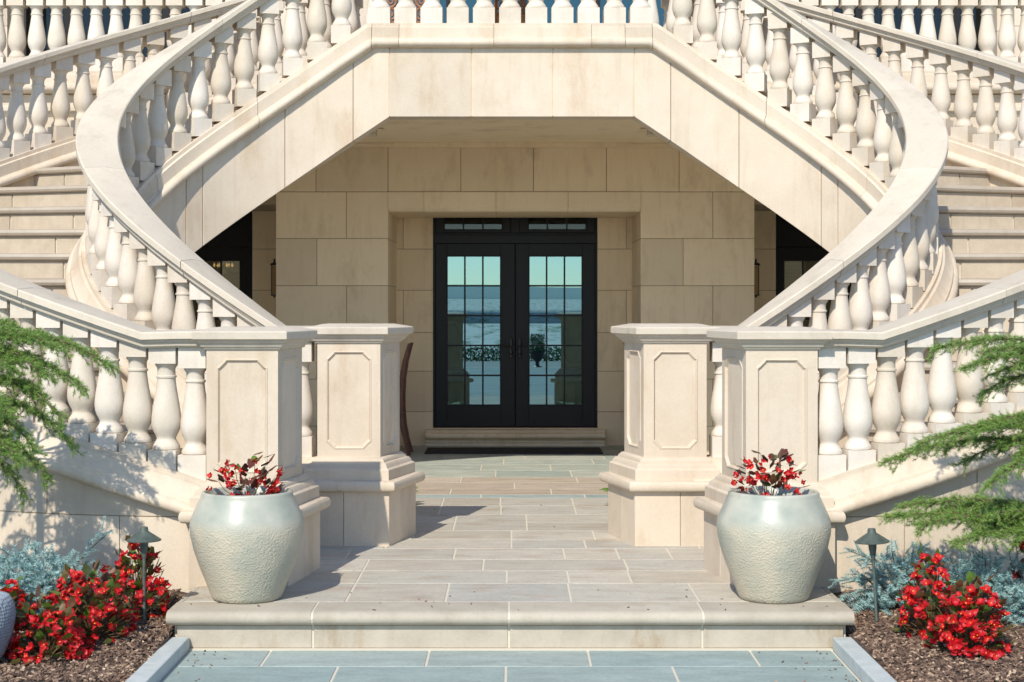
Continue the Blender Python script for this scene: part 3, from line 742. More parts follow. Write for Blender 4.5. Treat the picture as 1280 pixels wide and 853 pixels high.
# ---------------------------------------------------------------- mulch beds and ground
def mulch_z(x, y): return -.045 - .085 * min(max((9.5 - y) / 1.3, 0), 1.2) + .022 * noise.noise(Vector((x * 2.3, y * 2.3, 0))) + .008 * noise.noise(Vector((x * 11, y * 11, 3)))
def ground_mat():
    m, nt, b = newmat('mulch_soil'); N = nt.nodes.new; L = nt.links.new
    g = N('ShaderNodeNewGeometry'); v = N('ShaderNodeTexVoronoi'); v.inputs['Scale'].default_value = 55
    n = N('ShaderNodeTexNoise'); n.inputs['Scale'].default_value = 14; n.inputs['Detail'].default_value = 8
    L(g.outputs['Position'], v.inputs['Vector']); L(g.outputs['Position'], n.inputs['Vector'])
    ra = N('ShaderNodeValToRGB'); ra.color_ramp.elements[0].color = (.03, .02, .014, 1); ra.color_ramp.elements[1].color = (.16, .11, .08, 1)
    mx = N('ShaderNodeMath'); mx.operation = 'MULTIPLY'; L(v.outputs['Color'], mx.inputs[0]); L(n.outputs['Fac'], mx.inputs[1]); mx2 = N('ShaderNodeMath'); mx2.operation = 'MULTIPLY'; mx2.inputs[1].default_value = 1.6; L(mx.outputs[0], mx2.inputs[0])
    L(mx2.outputs[0], ra.inputs[0]); L(ra.outputs[0], b.inputs['Base Color']); b.inputs['Roughness'].default_value = .95
    bp = N('ShaderNodeBump'); bp.inputs['Strength'].default_value = 1; bp.inputs['Distance'].default_value = .02; L(v.outputs['Distance'], bp.inputs['Height']); L(bp.outputs[0], b.inputs['Normal'])
    return m
SOIL = ground_mat()
def chip_mat():
    m, nt, b = newmat('bark_chips'); N = nt.nodes.new; L = nt.links.new
    g = N('ShaderNodeNewGeometry'); ra = N('ShaderNodeValToRGB'); cr = ra.color_ramp
    for p, c in ((.0, (.05, .028, .019)), (.5, (.155, .095, .065)), (.88, (.27, .18, .125)), (1, (.56, .42, .29))):
        e = cr.elements.new(p) if p not in (0., 1.) else cr.elements[0 if p == 0 else -1]; e.position = p; e.color = (*c, 1)
    L(g.outputs['Random Per Island'], ra.inputs[0]); L(ra.outputs[0], b.inputs['Base Color']); b.inputs['Roughness'].default_value = .85
    return m
CHIP = chip_mat()
for sgn in (-1, 1):
    mb = MB(); x0, x1 = (-6.5, -1.86) if sgn < 0 else (1.85, 6.5); nx, ny = 60, 60; y0, y1 = 5.5, 10.6
    vs = []; fs = []
    for j in range(ny + 1):
        for i in range(nx + 1):
            u = i / nx; x = x0 + (x1 - x0) * u; y = y0 + (y1 - y0) * j / ny; z = mulch_z(x, y)
            xi = abs(x) - 1.86
            if xi < .12: z -= (.12 - xi) * .3
            vs.append((x, y, z))
    for j in range(ny):
        for i in range(nx): a = j * (nx + 1) + i; fs.append((a, a + 1, a + nx + 2, a + nx + 1))
    mb.add(vs, fs); o = mb.build('mulch_bed', SOIL, smooth=True); tag(o, kind='structure')
rnd = random.Random(11); mb = MB()
for k in range(26000):
    sgn = rnd.choice((-1, 1)); x = sgn * (1.875 + 2.2 * rnd.random() ** 1.2); y = 7.7 + 2.0 * rnd.random()
    if y > 9.5 and abs(x) < 2.0: continue
    z = mulch_z(x, y) + .004 * rnd.random()
    xi = abs(x) - 1.86
    if xi < .12: z -= (.12 - xi) * .3
    l, w, h = rnd.uniform(.004, .020), rnd.uniform(.003, .007), rnd.uniform(.0015, .004)
    M = Matrix.Rotation(rnd.uniform(0, 6.28), 3, 'Z') @ Matrix.Rotation(rnd.gauss(0, .35), 3, 'Y') @ Matrix.Rotation(rnd.gauss(0, .4), 3, 'X')
    c = Vector((x, y, z + .003))
    pts = [c + M @ Vector((sx * l * (1 if sy > 0 else .7), sy * w, sz * h)) for sz in (-1, 1) for sy in (-1, 1) for sx in (-1, 1)]
    mb.add(pts, [(0, 2, 3, 1), (4, 5, 7, 6), (0, 1, 5, 4), (2, 6, 7, 3), (0, 4, 6, 2), (1, 3, 7, 5)])
o = mb.build('mulch_chips', CHIP, recalc=False); tag(o, 'loose brown bark mulch covering both planting beds', 'mulch', kind='stuff')

rnd = random.Random(77); mb = MB()
for k in range(110):
    z = 0
    if rnd.random() < .55:
        sgn = rnd.choice((-1, 1)); x = sgn * (1.74 - abs(rnd.gauss(0, .16))); y = rnd.uniform(7.9, 8.70); z = -.2095
    else: x = rnd.uniform(-1.8, 1.8); y = rnd.choice((rnd.uniform(8.75, 9.4), rnd.uniform(8.75, 14), 8.75 + rnd.random() * .3))
    c = Vector((x, y, z + .004)); l = rnd.uniform(.003, .010); M = Matrix.Rotation(rnd.uniform(0, 6.28), 3, 'Z') @ Matrix.Rotation(rnd.gauss(0, .3), 3, 'Y')
    pts = [c + M @ Vector((sx * l, sy * l * .4, sz * .0015)) for sz in (-1, 1) for sy in (-1, 1) for sx in (-1, 1)]
    mb.add(pts, [(0, 2, 3, 1), (4, 5, 7, 6), (0, 1, 5, 4), (2, 6, 7, 3), (0, 4, 6, 2), (1, 3, 7, 5)])
o = mb.build('stray_mulch', CHIP, recalc=False); tag(o, 'stray crumbs of bark on the step and path', 'mulch', kind='stuff')

def far_mat():
    m, nt, b = newmat('valley_ground'); N = nt.nodes.new; L = nt.links.new
    g = N('ShaderNodeNewGeometry'); mp = N('ShaderNodeMapping'); mp.inputs['Scale'].default_value = (1, .07, 1); L(g.outputs['Position'], mp.inputs[0])
    n = N('ShaderNodeTexNoise'); n.inputs['Scale'].default_value = .8; n.inputs['Detail'].default_value = 10; n.inputs['Roughness'].default_value = .75; L(mp.outputs[0], n.inputs['Vector'])
    ra = N('ShaderNodeValToRGB'); cr = ra.color_ramp; cr.elements[0].position = .38; cr.elements[0].color = (.14, .24, .10, 1); cr.elements[1].position = .50; cr.elements[1].color = (.80, .80, .72, 1)
    L(n.outputs['Fac'], ra.inputs[0]); L(ra.outputs[0], b.inputs['Base Color']); b.inputs['Roughness'].default_value = .9
    return m
mb = MB(); S = 6000; mb.add([(-S, -S, -.36), (S, -S, -.36), (S, S, -.36), (-S, S, -.36)], [(0, 1, 2, 3)])
o = mb.build('ground', far_mat()); tag(o, kind='structure')
GRASS = stone('lawn_green', (.06, .12, .03), (.09, .15, .04), scale=8, bump=.4, rough=.9)
for sgn in (-1, 1):
    mb = MB(); x0, x1 = (-30, -1.9) if sgn < 0 else (1.9, 30); mb.add([(x0, -9, -.2), (x1, -9, -.2), (x1, 5.6, -.2), (x0, 5.6, -.2)], [(0, 1, 2, 3)]); o = mb.build('lawn', GRASS); tag(o, kind='structure')
mb = MB(); mb.add([(-40, -17, -.3), (40, -17, -.3), (40, -9.5, -.3), (-40, -9.5, -.3)], [(0, 1, 2, 3)]); o = mb.build('driveway', simple('pale_concrete', (.42, .42, .38), .9)); tag(o, kind='structure')
# hills across the valley (seen mirrored in the door glass)
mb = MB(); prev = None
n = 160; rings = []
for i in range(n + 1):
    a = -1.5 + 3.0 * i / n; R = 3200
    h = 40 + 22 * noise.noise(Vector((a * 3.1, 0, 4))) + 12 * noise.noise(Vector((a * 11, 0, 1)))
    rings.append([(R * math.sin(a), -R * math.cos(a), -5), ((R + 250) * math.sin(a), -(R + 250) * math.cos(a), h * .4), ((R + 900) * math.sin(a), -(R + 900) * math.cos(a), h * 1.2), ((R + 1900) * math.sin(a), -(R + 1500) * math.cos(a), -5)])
mb.loft(rings); o = mb.build('hills', simple('haze_lightened_hills', (.42, .52, .48), 1), smooth=True); tag(o, kind='structure')  # base colour lightened to paint in distance haze; no air is modelled

mb = MB(); rings = []
for i in range(81):
    a = -1.5 + 3.0 * i / 80; rr = 260 + 900 * 0
    hh = 1.9 + .9 * noise.noise(Vector((a * 6, 2, 0)))
    rings.append([(R_ * math.sin(a), -R_ * math.cos(a), z) for R_, z in ((120, -.4), (300, hh * .35), (800, hh * 2.2), (1200, -.5))])
mb.loft(rings); o = mb.build('field_slope', bpy.data.materials['valley_ground'], smooth=True); tag(o, kind='structure')

# ---------------------------------------------------------------- vegetation
def leafmat(name, cols, rough=.45, trans=.15):
    m, nt, b = newmat(name); N = nt.nodes.new; L = nt.links.new
    g = N('ShaderNodeNewGeometry'); ra = N('ShaderNodeValToRGB'); cr = ra.color_ramp
    while len(cr.elements) < len(cols): cr.elements.new(.5)
    for i, c in enumerate(cols): cr.elements[i].position = i / (len(cols) - 1); cr.elements[i].color = (*c, 1)
    L(g.outputs['Random Per Island'], ra.inputs[0]); L(ra.outputs[0], b.inputs['Base Color']); b.inputs['Roughness'].default_value = rough
    out = nt.nodes['Material Output']; tl = N('ShaderNodeBsdfTranslucent'); L(ra.outputs[0], tl.inputs['Color'])
    mx = N('ShaderNodeMixShader'); mx.inputs[0].default_value = trans; L(b.outputs[0], mx.inputs[1]); L(tl.outputs[0], mx.inputs[2]); L(mx.outputs[0], out.inputs[0])
    return m
PETAL = leafmat('red_petals', [(.60, .006, .012), (.72, .010, .014), (.34, .003, .008), (.80, .035, .03), (.50, .004, .012), (.66, .02, .05)], .5, .3)
YEL = simple('yellow_stamens', (.85, .45, .05), .6)
BRONZE = leafmat('bronze_leaves', [(.10, .018, .015), (.07, .03, .018), (.13, .03, .02), (.09, .05, .02)], .6, .15)
BEGLEAF = leafmat('begonia_leaves', [(.07, .14, .02), (.12, .20, .03), (.12, .05, .02), (.16, .07, .03), (.05, .10, .02), (.09, .02, .015)], .48, .2)
STEM = simple('fleshy_stem', (.15, .10, .05), .5)
def petal(mb, c, n, up, L_, W_, cup=.25, mi=0):
    n = n.normalized(); s = n.cross(up).normalized()
    p = [c, c + n * L_ * .45 + s * W_ * .5 + up * L_ * cup * .3, c + n * L_ + s * W_ * .18 + up * L_ * cup, c + n * L_ - s * W_ * .18 + up * L_ * cup, c + n * L_ * .45 - s * W_ * .5 + up * L_ * cup * .3, c + n * L_ * .55 + up * L_ * cup * .05]
    mb.add(p, [(0, 1, 5), (1, 2, 5), (2, 3, 5), (3, 4, 5), (4, 0, 5)], mi)
def rdir(rnd, zmin=-1):
    while True:
        v = Vector((rnd.gauss(0, 1), rnd.gauss(0, 1), rnd.gauss(0, 1)))
        if v.length > .1:
            v.normalize()
            if v.z >= zmin: return v
def blossom(mb, rnd, c, d, size):
    """a bloom of 4-5 rounded petals with a yellow middle"""
    u = d.orthogonal().normalized(); w = d.cross(u); a0 = rnd.uniform(0, 6)
    k = rnd.choice((4, 4, 5))
    for i in range(k):
        a = a0 + i * 2 * PI / k; n = u * math.cos(a) + w * math.sin(a)
        petal(mb, c, n + d * rnd.uniform(.05, .4), d, size * rnd.uniform(.8, 1.15) * (1 if i % 2 else .75), size * rnd.uniform(.85, 1.1), .25)
    if rnd.random() < .5:
        r = size * .18; p = c + d * size * .10; q = [p + u * r, p + w * r, p - u * r, p - w * r, p + d * r]
        mb.add(q, [(0, 1, 4), (1, 2, 4), (2, 3, 4), (3, 0, 4)], 1)
def begonia(name, label, group, loc, rx, rz, n_fl, seed, bronze=False, lean=0, cat='flowers', nleaf=None):
    rnd = random.Random(seed); t = thing(name, label, cat, loc, group)
    fl = MB(); lf = MB(); st = MB()
    for k in range(nleaf or int(n_fl * 3.6)):
        d = rdir(rnd, -.05); r = rnd.uniform(.45, 1.06)
        c = Vector((d.x * rx * r, d.y * rx * .8 * r, abs(d.z) * rz * r + .02))
        n = (Vector((d.x, d.y, d.z * .5 + .15)) + rdir(rnd) * .55).normalized(); up = (Vector((0, 0, 1)) - n * n.z + rdir(rnd) * .3).normalized()
        s = rnd.uniform(.040, .072); petal(lf, c, n, up, s, s * .75, .15)
        if rnd.random() < .35: st.tube([(c.x * .15, c.y * .15, 0), (c.x * .6, c.y * .6, c.z * .6), tuple(c)], [.0035, .003, .002], 5)
    cl = []
    for k in range(int(n_fl * 1.15)):
        d = rdir(rnd, -.02); 
        if rnd.random() < .45: d.y = -abs(d.y)
        r = rnd.uniform(.80, 1.06)
        c = Vector((d.x * rx * r + lean * d.z * .1, d.y * rx * .85 * r, max(abs(d.z) * rz * r, .015) + .01))
        for j in range(rnd.choice((2, 3, 4, 5))):
            cc = c + rdir(rnd) * rnd.uniform(.004, .022)
            dd = (d + Vector((0, -.5, .1)) * rnd.random() + rdir(rnd) * .6).normalized(); blossom(fl, rnd, cc, dd, rnd.uniform(.018, .030))
    lf.build('foliage', BRONZE if bronze else BEGLEAF, t, recalc=False); fl.build('blossoms', [PETAL, YEL], t, recalc=False); st.build('stem', STEM, t, recalc=False)
    return t
def bed(px, Y): x = X_at(px, Y); return (x, Y, mulch_z(x, Y) - .01)
G = 'red begonias in the mulch beds'
begonia('begonia', 'big red begonia nearest the front of the left bed, with green leaves low down', G, bed(60, 8.22), .20, .28, 64, 1)
begonia('begonia', 'red begonia mound in the middle of the left bed, between lamp and front plant', G, bed(115, 8.55), .22, .36, 76, 2)
begonia('begonia', 'red begonia growing around the pole of the left path light', G, bed(172, 8.98), .165, .42, 56, 3)
begonia('begonia', 'sparse bronze-leaved begonia at the left picture edge below the blue spruce', G, bed(8, 8.75), .12, .27, 18, 4)
begonia('begonia', 'red begonia in front of the tip of the left blue spruce', G, bed(92, 8.85), .14, .27, 34, 5)
begonia('begonia', 'red begonia back left of the pair in the right bed', G, bed(1163, 8.62), .165, .42, 50, 6)
begonia('begonia', 'red begonia front right of the pair in the right bed', G, bed(1212, 8.26), .20, .36, 70, 7)
begonia('begonia', 'small dark begonia among the right blue spruce, at the picture edge', G, bed(1282, 9.0), .10, .42, 14, 8, bronze=True)

def needle(mb, p, d, L_, w, mi=None):
    s = d.orthogonal().normalized() * w; mb.add([p - s, p + s, p + d * L_], [(0, 1, 2)], mi)
BLUEN = leafmat('blue_needles', [(.16, .31, .31), (.29, .47, .46), (.41, .59, .57), (.22, .39, .38), (.35, .53, .51)], .6, .1)
GREENN = leafmat('green_needles', [(.09, .21, .04), (.14, .29, .05), (.22, .37, .07), (.36, .47, .13), (.05, .13, .035), (.20, .36, .055), (.22, .17, .07)], .5, .25)
BARK = stone('bark', (.12, .075, .05), (.18, .12, .08), scale=30, bump=.6, rough=.9)
def sprig(nb, wb, rnd, p, d, L_, nl, dens=150, spread=1.0, w=.0012, rw=.002):
    """a shoot: a thin axis with needles standing off all round"""
    n = int(L_ * dens * 3); side = d.orthogonal().normalized(); w2 = d.cross(side)
    bend = rdir(rnd) * L_ * .15; pts = [p + d * L_ * u + bend * u * u for u in (0, .35, .7, 1)]
    wb.tube([tuple(q) for q in pts], [rw, rw * .8, rw * .6, rw * .4], 4)
    for k in range(n):
        u = (k + rnd.random()) / n; q = p + d * L_ * u + bend * u * u; a = k * 2.4 + rnd.uniform(-.4, .4)
        o = side * math.cos(a) + w2 * math.sin(a)
        dd = (o * spread + d * rnd.uniform(.35, .9)).normalized()
        needle(nb, q, dd, nl * rnd.uniform(.7, 1.15) * (1 - .35 * u), w)
def blue_spruce(label, loc, rx, ry, h, n, seed, arms=()):
    rnd = random.Random(seed); t = thing('blue_spruce', label, 'spruce', loc, 'blue spruces against the wall'); nb = MB(); wb = MB()
    for k in range(int(n * 1.9)):
        d = rdir(rnd, 0.0); r = rnd.uniform(.45, 1)
        if rnd.random() < .5: d.y = -abs(d.y)
        f = 1 + .25 * noise.noise(d * 2.3 + Vector((seed, 0, 0)))
        c = Vector((d.x * rx * r * f, d.y * ry * r * f, d.z * h * .85 * r * f + .03))
        dd = (Vector((d.x, d.y - .2, d.z * .4 + .1)) + rdir(rnd) * .75).normalized()
        sprig(nb, wb, rnd, c, dd, rnd.uniform(.05, .095), .031, 190, 1.5, .0026)
        if k % 6 == 0: wb.tube([(0, 0, .02), tuple(c * .6), tuple(c)], [.006, .004, .002], 5)
    for (p, q) in arms:
        p, q = Vector(p), Vector(q); m = 14
        for i in range(m):
            c = p.lerp(q, i / m); d = (q - p).normalized()
            sprig(nb, wb, rnd, c, (d + rdir(rnd) * .7).normalized(), .08, .018, 230, 1.1, .0024)
        sprig(nb, wb, rnd, p, (q - p).normalized(), (q - p).length, .019, 220, 1.1, .0024, .005)
    nb.build('needles', BLUEN, t, recalc=False); wb.build('branches', BARK, t, recalc=False)
def base(px, Y): x = X_at(px, Y); return (x, Y, mulch_z(x, Y) - .02)
blue_spruce('silvery blue spruce mound in the left bed behind the red flowers', base(45, 9.1), .33, .25, .42, 250, 21, arms=[((.15, 0, .2), (.38, .05, .50)), ((.2, 0, .15), (.46, .05, .26))])
blue_spruce('silvery blue spruce spreading behind the right path light', base(1130, 9.2), .33, .22, .42, 230, 22, arms=[((-.1, 0, .2), (-.40, -.02, .18)), ((-.1, 0, .25), (-.30, 0, .36))])
blue_spruce('silvery blue spruce at the right edge below the green conifer', base(1235, 9.0), .36, .26, .42, 280, 23)

def conifer(label, loc, h, sgn, limbs, seed):
    rnd = random.Random(seed); t = thing('conifer', label, 'conifer', loc, 'green conifers flanking the stairs'); nb = MB(); wb = MB(); tb = MB()
    tb.tube([(0, 0, -.1), (.01, .01, h * .4), (-.01, 0, h * .8), (0, 0, h)], [.045, .035, .02, .006], 10)
    lims = list(limbs)
    for k in range(16):       # the sides turned away from the photograph
        a = rnd.uniform(-1.0, 1.0) + (PI if sgn < 0 else 0); z = rnd.uniform(.2, .95) * h
        lims.append(((0, 0, z), (math.cos(a) * .5 * (1.2 - z / h), math.sin(a) * .5, z + .03), .15))
    for p, q, droop in lims:
        p, q = Vector(p), Vector(q); L_ = (q - p).length; m = max(8, int(L_ / .011))
        P = lambda u: p.lerp(q, u) + Vector((0, 0, -droop * 1.7 * u ** 3 + droop * u + .05 * L_ * math.sin(u * PI)))
        wb.tube([tuple(P(i / 8)) for i in range(9)], [.010 * (1 - .1 * i) * min(1, L_) + .0015 for i in range(9)], 5)
        d0 = (q - p).normalized(); side = d0.cross(Vector((0, 0, 1))).normalized()
        m = max(8, int(L_ / .024)); sd = 1
        def tuft(c, d, l2, nn=13):
            a0 = rnd.uniform(0, 6); u_ = d.orthogonal().normalized(); w_ = d.cross(u_)
            for k in range(nn):
                a = a0 + k * 2.4; o = u_ * math.cos(a) + w_ * math.sin(a); uu = k / nn
                needle(nb, c + d * l2 * uu, (o * .75 + d * rnd.uniform(.4, 1.1)).normalized(), .023 * rnd.uniform(.7, 1.15), .0017)
        for i in range(m):
            u = .15 + .85 * (i + rnd.random()) / m; c = P(u); d = (P(min(u + .02, 1)) - P(u - .02)).normalized(); sd = -sd
            l2 = rnd.uniform(.10, .30) * (1.15 - .8 * u) * (.7 + .3 * min(L_, 1))
            dd = (d * rnd.uniform(.6, 1.1) + side * sd * rnd.uniform(.5, 1.1) + Vector((0, 0, rnd.uniform(-.25, .25)))).normalized()
            sag = rnd.uniform(.1, .6) * l2
            Q = lambda v: c + dd * l2 * v + Vector((0, 0, -sag * v * v))
            wb.tube([tuple(Q(v)) for v in (0, .35, .7, 1)], [.003, .0022, .0015, .0008], 4)
            nt_ = max(4, int(l2 / .010))
            for j in range(nt_):
                v = .05 + .95 * (j + rnd.random()) / nt_
                tuft(Q(v), (dd * .8 + rdir(rnd) * .75 + Vector((0, 0, -.1))).normalized(), rnd.uniform(.018, .045))
            for j in range(3): tuft(P(min(u + rnd.uniform(-.02, .02), 1)), (d * .6 + rdir(rnd)).normalized(), rnd.uniform(.02, .05))
        for j in range(6): tuft(P(1 - .015 * j), (d + rdir(rnd) * .5).normalized(), .03)
    tb.build('trunk', BARK, t); wb.build('branches', BARK, t, recalc=False); nb.build('needles', GREENN, t, recalc=False)
def tip(px, py, Y, bx, by, bz): return (X_at(px, Y) - bx, Y - by, Z_at(py, Y) - bz)
bx, by, bz = -3.15, 8.95, -.12
conifer('feathery green conifer reaching in from the left picture edge', (bx, by, bz), 1.85, -1,
        [((0, 0, 1.62), tip(142, 445, 9.0, bx, by, bz), .10), ((0, 0, 1.60), tip(72, 425, 8.8, bx, by, bz), .06), ((0, 0, 1.5), tip(105, 470, 8.85, bx, by, bz), .1), ((0, 0, 1.35), tip(75, 500, 8.8, bx, by, bz), .14), ((0, 0, 1.25), tip(92, 535, 9.0, bx, by, bz), .14),
         ((0, 0, 1.1), tip(45, 540, 8.7, bx, by, bz), .15), ((0, 0, 1.0), tip(62, 575, 8.8, bx, by, bz), .16), ((0, 0, .9), tip(30, 590, 8.9, bx, by, bz), .2), ((0, 0, 1.45), tip(20, 450, 8.7, bx, by, bz), .1), ((0, 0, 1.7), tip(35, 412, 9.1, bx, by, bz), .05), ((0, 0, 1.2), tip(10, 500, 8.6, bx, by, bz), .1), ((0, 0, 1.55), tip(55, 455, 8.75, bx, by, bz), .1), ((0, 0, 1.35), tip(40, 480, 8.9, bx, by, bz), .1), ((0, 0, 1.05), tip(25, 560, 8.6, bx, by, bz), .12)], 31)
bx, by, bz = 3.25, 8.85, -.12
conifer('feathery green conifer layering in from the right picture edge', (bx, by, bz), 1.85, 1,
        [((0, 0, 1.50), tip(1168, 428, 8.9, bx, by, bz), .05), ((0, 0, 1.42), tip(1205, 448, 8.7, bx, by, bz), .08), ((0, 0, 1.38), tip(1245, 455, 8.8, bx, by, bz), .08), ((0, 0, 1.34), tip(1225, 478, 8.9, bx, by, bz), .10), ((0, 0, 1.46), tip(1235, 432, 8.75, bx, by, bz), .04),
         ((0, 0, .98), tip(1112, 565, 8.9, bx, by, bz), .06), ((0, 0, 1.06), tip(1150, 545, 8.7, bx, by, bz), .06), ((0, 0, .98), tip(1235, 592, 8.6, bx, by, bz), .10), ((0, 0, 1.02), tip(1205, 565, 9.0, bx, by, bz), .08), ((0, 0, 1.12), tip(1245, 520, 8.8, bx, by, bz), .05), ((0, 0, 1.10), tip(1200, 530, 8.75, bx, by, bz), .05),
         ((0, 0, .48), tip(1108, 642, 8.8, bx, by, bz), .03), ((0, 0, .50), tip(1150, 648, 8.7, bx, by, bz), .05), ((0, 0, .42), tip(1195, 668, 8.6, bx, by, bz), .06), ((0, 0, .56), tip(1185, 630, 9.0, bx, by, bz), .03), ((0, 0, .52), tip(1235, 636, 8.7, bx, by, bz), .05), ((0, 0, .50), tip(1225, 655, 8.85, bx, by, bz), .05), ((0, 0, .60), tip(1130, 628, 8.95, bx, by, bz), .02)], 32)

# ferns behind the far piers
def fern(label, loc, seed, n=34, L0=.36):
    rnd = random.Random(seed); t = thing('fern', label, 'fern', loc, 'ferns behind the far piers'); lf = MB(); st = MB()
    for k in range(n):
        a = rnd.uniform(0, 2 * PI); L_ = L0 * rnd.uniform(.6, 1.1); dr = Vector((math.cos(a), math.sin(a), 0)); up = rnd.uniform(.5, 1.1)
        P = lambda u: dr * L_ * .75 * u + Vector((0, 0, .02 + L_ * up * (u - .62 * u * u)))
        st.tube([tuple(P(i / 6)) for i in range(7)], .0018, 4)
        side = Vector((-dr.y, dr.x, 0))
        for i in range(18):
            u = .1 + .9 * i / 18; w = .06 * math.sin(PI * (u * .85 + .12)) + .008
            for sd in (-1, 1): petal(lf, P(u), (side * sd + dr * .35 + Vector((0, 0, -.2))), Vector((0, 0, 1)), w, .014, -.1)
    lf.build('fronds', leafmat('fern_green', [(.10, .24, .03), (.16, .33, .05), (.07, .18, .03)], .5, .3), t, recalc=False); st.build('stem', STEM, t, recalc=False)
fern('bright green fern growing behind the far right pier', (.99, 13.25, 0), 41)
fern('bright green fern growing behind the far left pier', (-1.02, 13.3, 0), 42)

# hedge and urn across the driveway (mirrored in the door)
def leafy_block(name, label, cat, c, s, n, mat, seed, size=.05, parent=None):
    rnd = random.Random(seed); mb = MB()
    for k in range(n):
        p = Vector(c) + Vector((rnd.uniform(-1, 1) * s[0], rnd.uniform(-1, 1) * s[1], rnd.uniform(-1, 1) * s[2])); d = rdir(rnd); petal(mb, p, d, d.orthogonal().normalized(), size, size * .6, .1)
    o = mb.build(name, mat, parent, recalc=False)
    if cat: tag(o, label, cat)
    return o
HEDGE = leafmat('hedge_green', [(.03, .09, .02), (.05, .13, .03), (.07, .16, .04)])
leafy_block('hedge', 'low clipped green hedge across the driveway, mirrored in the door glass', 'hedge', (0, -17.6, -.1), (9, .35, .26), 9000, HEDGE, 50, .09)
t = thing('urn_planter', 'dark urn with a leafy shrub across the driveway, mirrored in the door glass', 'planter', (.78, -11.0, -.3))
mb = MB(); mb.lathe([(.001, 0), (.16, 0), (.16, .04), (.06, .08), (.06, .2), (.2, .32), (.24, .5), (.27, .52), (.25, .54), (.001, .52)], n=24); mb.build('urn', simple('dark_iron_urn', (.03, .03, .03), .5), t, angle=40)
leafy_block('foliage', None, None, (0, 0, .78), (.22, .22, .26), 700, HEDGE, 51, .06, t)

# ---------------------------------------------------------------- glazed pots
def pot_mat():
    m, nt, b = newmat('crackled_glaze'); N = nt.nodes.new; L = nt.links.new
    tc = N('ShaderNodeTexCoord'); sx = N('ShaderNodeSeparateXYZ'); L(tc.outputs['Object'], sx.inputs[0])
    n = N('ShaderNodeTexNoise'); n.inputs['Scale'].default_value = 5; n.inputs['Detail'].default_value = 6; L(tc.outputs['Object'], n.inputs['Vector'])
    na = N('ShaderNodeMath'); na.operation = 'MULTIPLY_ADD'; na.inputs[1].default_value = .16; L(n.outputs['Fac'], na.inputs[0]); L(sx.outputs['Z'], na.inputs[2])
    low = N('ShaderNodeMapRange'); low.inputs[1].default_value = .55; low.inputs[2].default_value = .485; L(na.outputs[0], low.inputs[0])     # 1 in the crackled lower part
    top = N('ShaderNodeMix'); top.data_type = 'RGBA'; top.inputs[6].default_value = (.31, .335, .285, 1); top.inputs[7].default_value = (.46, .45, .375, 1)
    r = N('ShaderNodeMapRange'); r.inputs[1].default_value = .38; r.inputs[2].default_value = .62; L(n.outputs['Fac'], r.inputs[0]); L(r.outputs[0], top.inputs[0])
    v = N('ShaderNodeTexVoronoi'); v.inputs['Scale'].default_value = 105; v.feature = 'SMOOTH_F1'; L(tc.outputs['Object'], v.inputs['Vector'])
    lowc = N('ShaderNodeMix'); lowc.data_type = 'RGBA'; lowc.inputs[6].default_value = (.50, .45, .345, 1); lowc.inputs[7].default_value = (.35, .36, .295, 1)
    n2 = N('ShaderNodeTexNoise'); n2.inputs['Scale'].default_value = 3.5; n2.inputs['Detail'].default_value = 3; L(tc.outputs['Object'], n2.inputs['Vector'])
    r2 = N('ShaderNodeMapRange'); r2.inputs[1].default_value = .4; r2.inputs[2].default_value = .65; L(n2.outputs['Fac'], r2.inputs[0]); L(r2.outputs[0], lowc.inputs[0])
    mx = N('ShaderNodeMix'); mx.data_type = 'RGBA'; L(low.outputs[0], mx.inputs[0]); L(top.outputs[2], mx.inputs[6]); L(lowc.outputs[2], mx.inputs[7]); L(mx.outputs[2], b.inputs['Base Color'])
    rr = N('ShaderNodeMapRange'); rr.inputs[3].default_value = .38; rr.inputs[4].default_value = .6; L(low.outputs[0], rr.inputs[0]); L(rr.outputs[0], b.inputs['Roughness'])
    bs = N('ShaderNodeMath'); bs.operation = 'MULTIPLY'; bs.inputs[1].default_value = .55; L(low.outputs[0], bs.inputs[0])
    bp = N('ShaderNodeBump'); bp.inputs['Distance'].default_value = .008; L(bs.outputs[0], bp.inputs['Strength']); L(v.outputs['Distance'], bp.inputs['Height']); L(bp.outputs[0], b.inputs['Normal'])
    return m
POTM = pot_mat()
def pot(px, side):
    t = thing('glazed_pot', f'{side} large pale green glazed pot with crackled lower half', 'pot', (X_at(px, 9.13), 9.13, 0), 'pair of glazed pots on the front step')
    pr = [(.001, .0), (.180, .0), (.195, .008), (.205, .03), (.232, .10), (.272, .20), (.302, .29), (.320, .37), (.324, .42), (.319, .455), (.305, .49), (.280, .545), (.265, .578), (.259, .592), (.258, .604), (.254, .612), (.244, .615), (.236, .606), (.236, .54), (.001, .535)]
    mb = MB(); mb.lathe(pr, n=64); o = mb.build('vessel', POTM, t, smooth=True)
    mb = MB(); mb.lathe([(.001, .55), (.237, .55), (.001, .562)], n=24); mb.build('soil', SOIL, t)
    return t
pot(309, 'left'); pot(967, 'right')
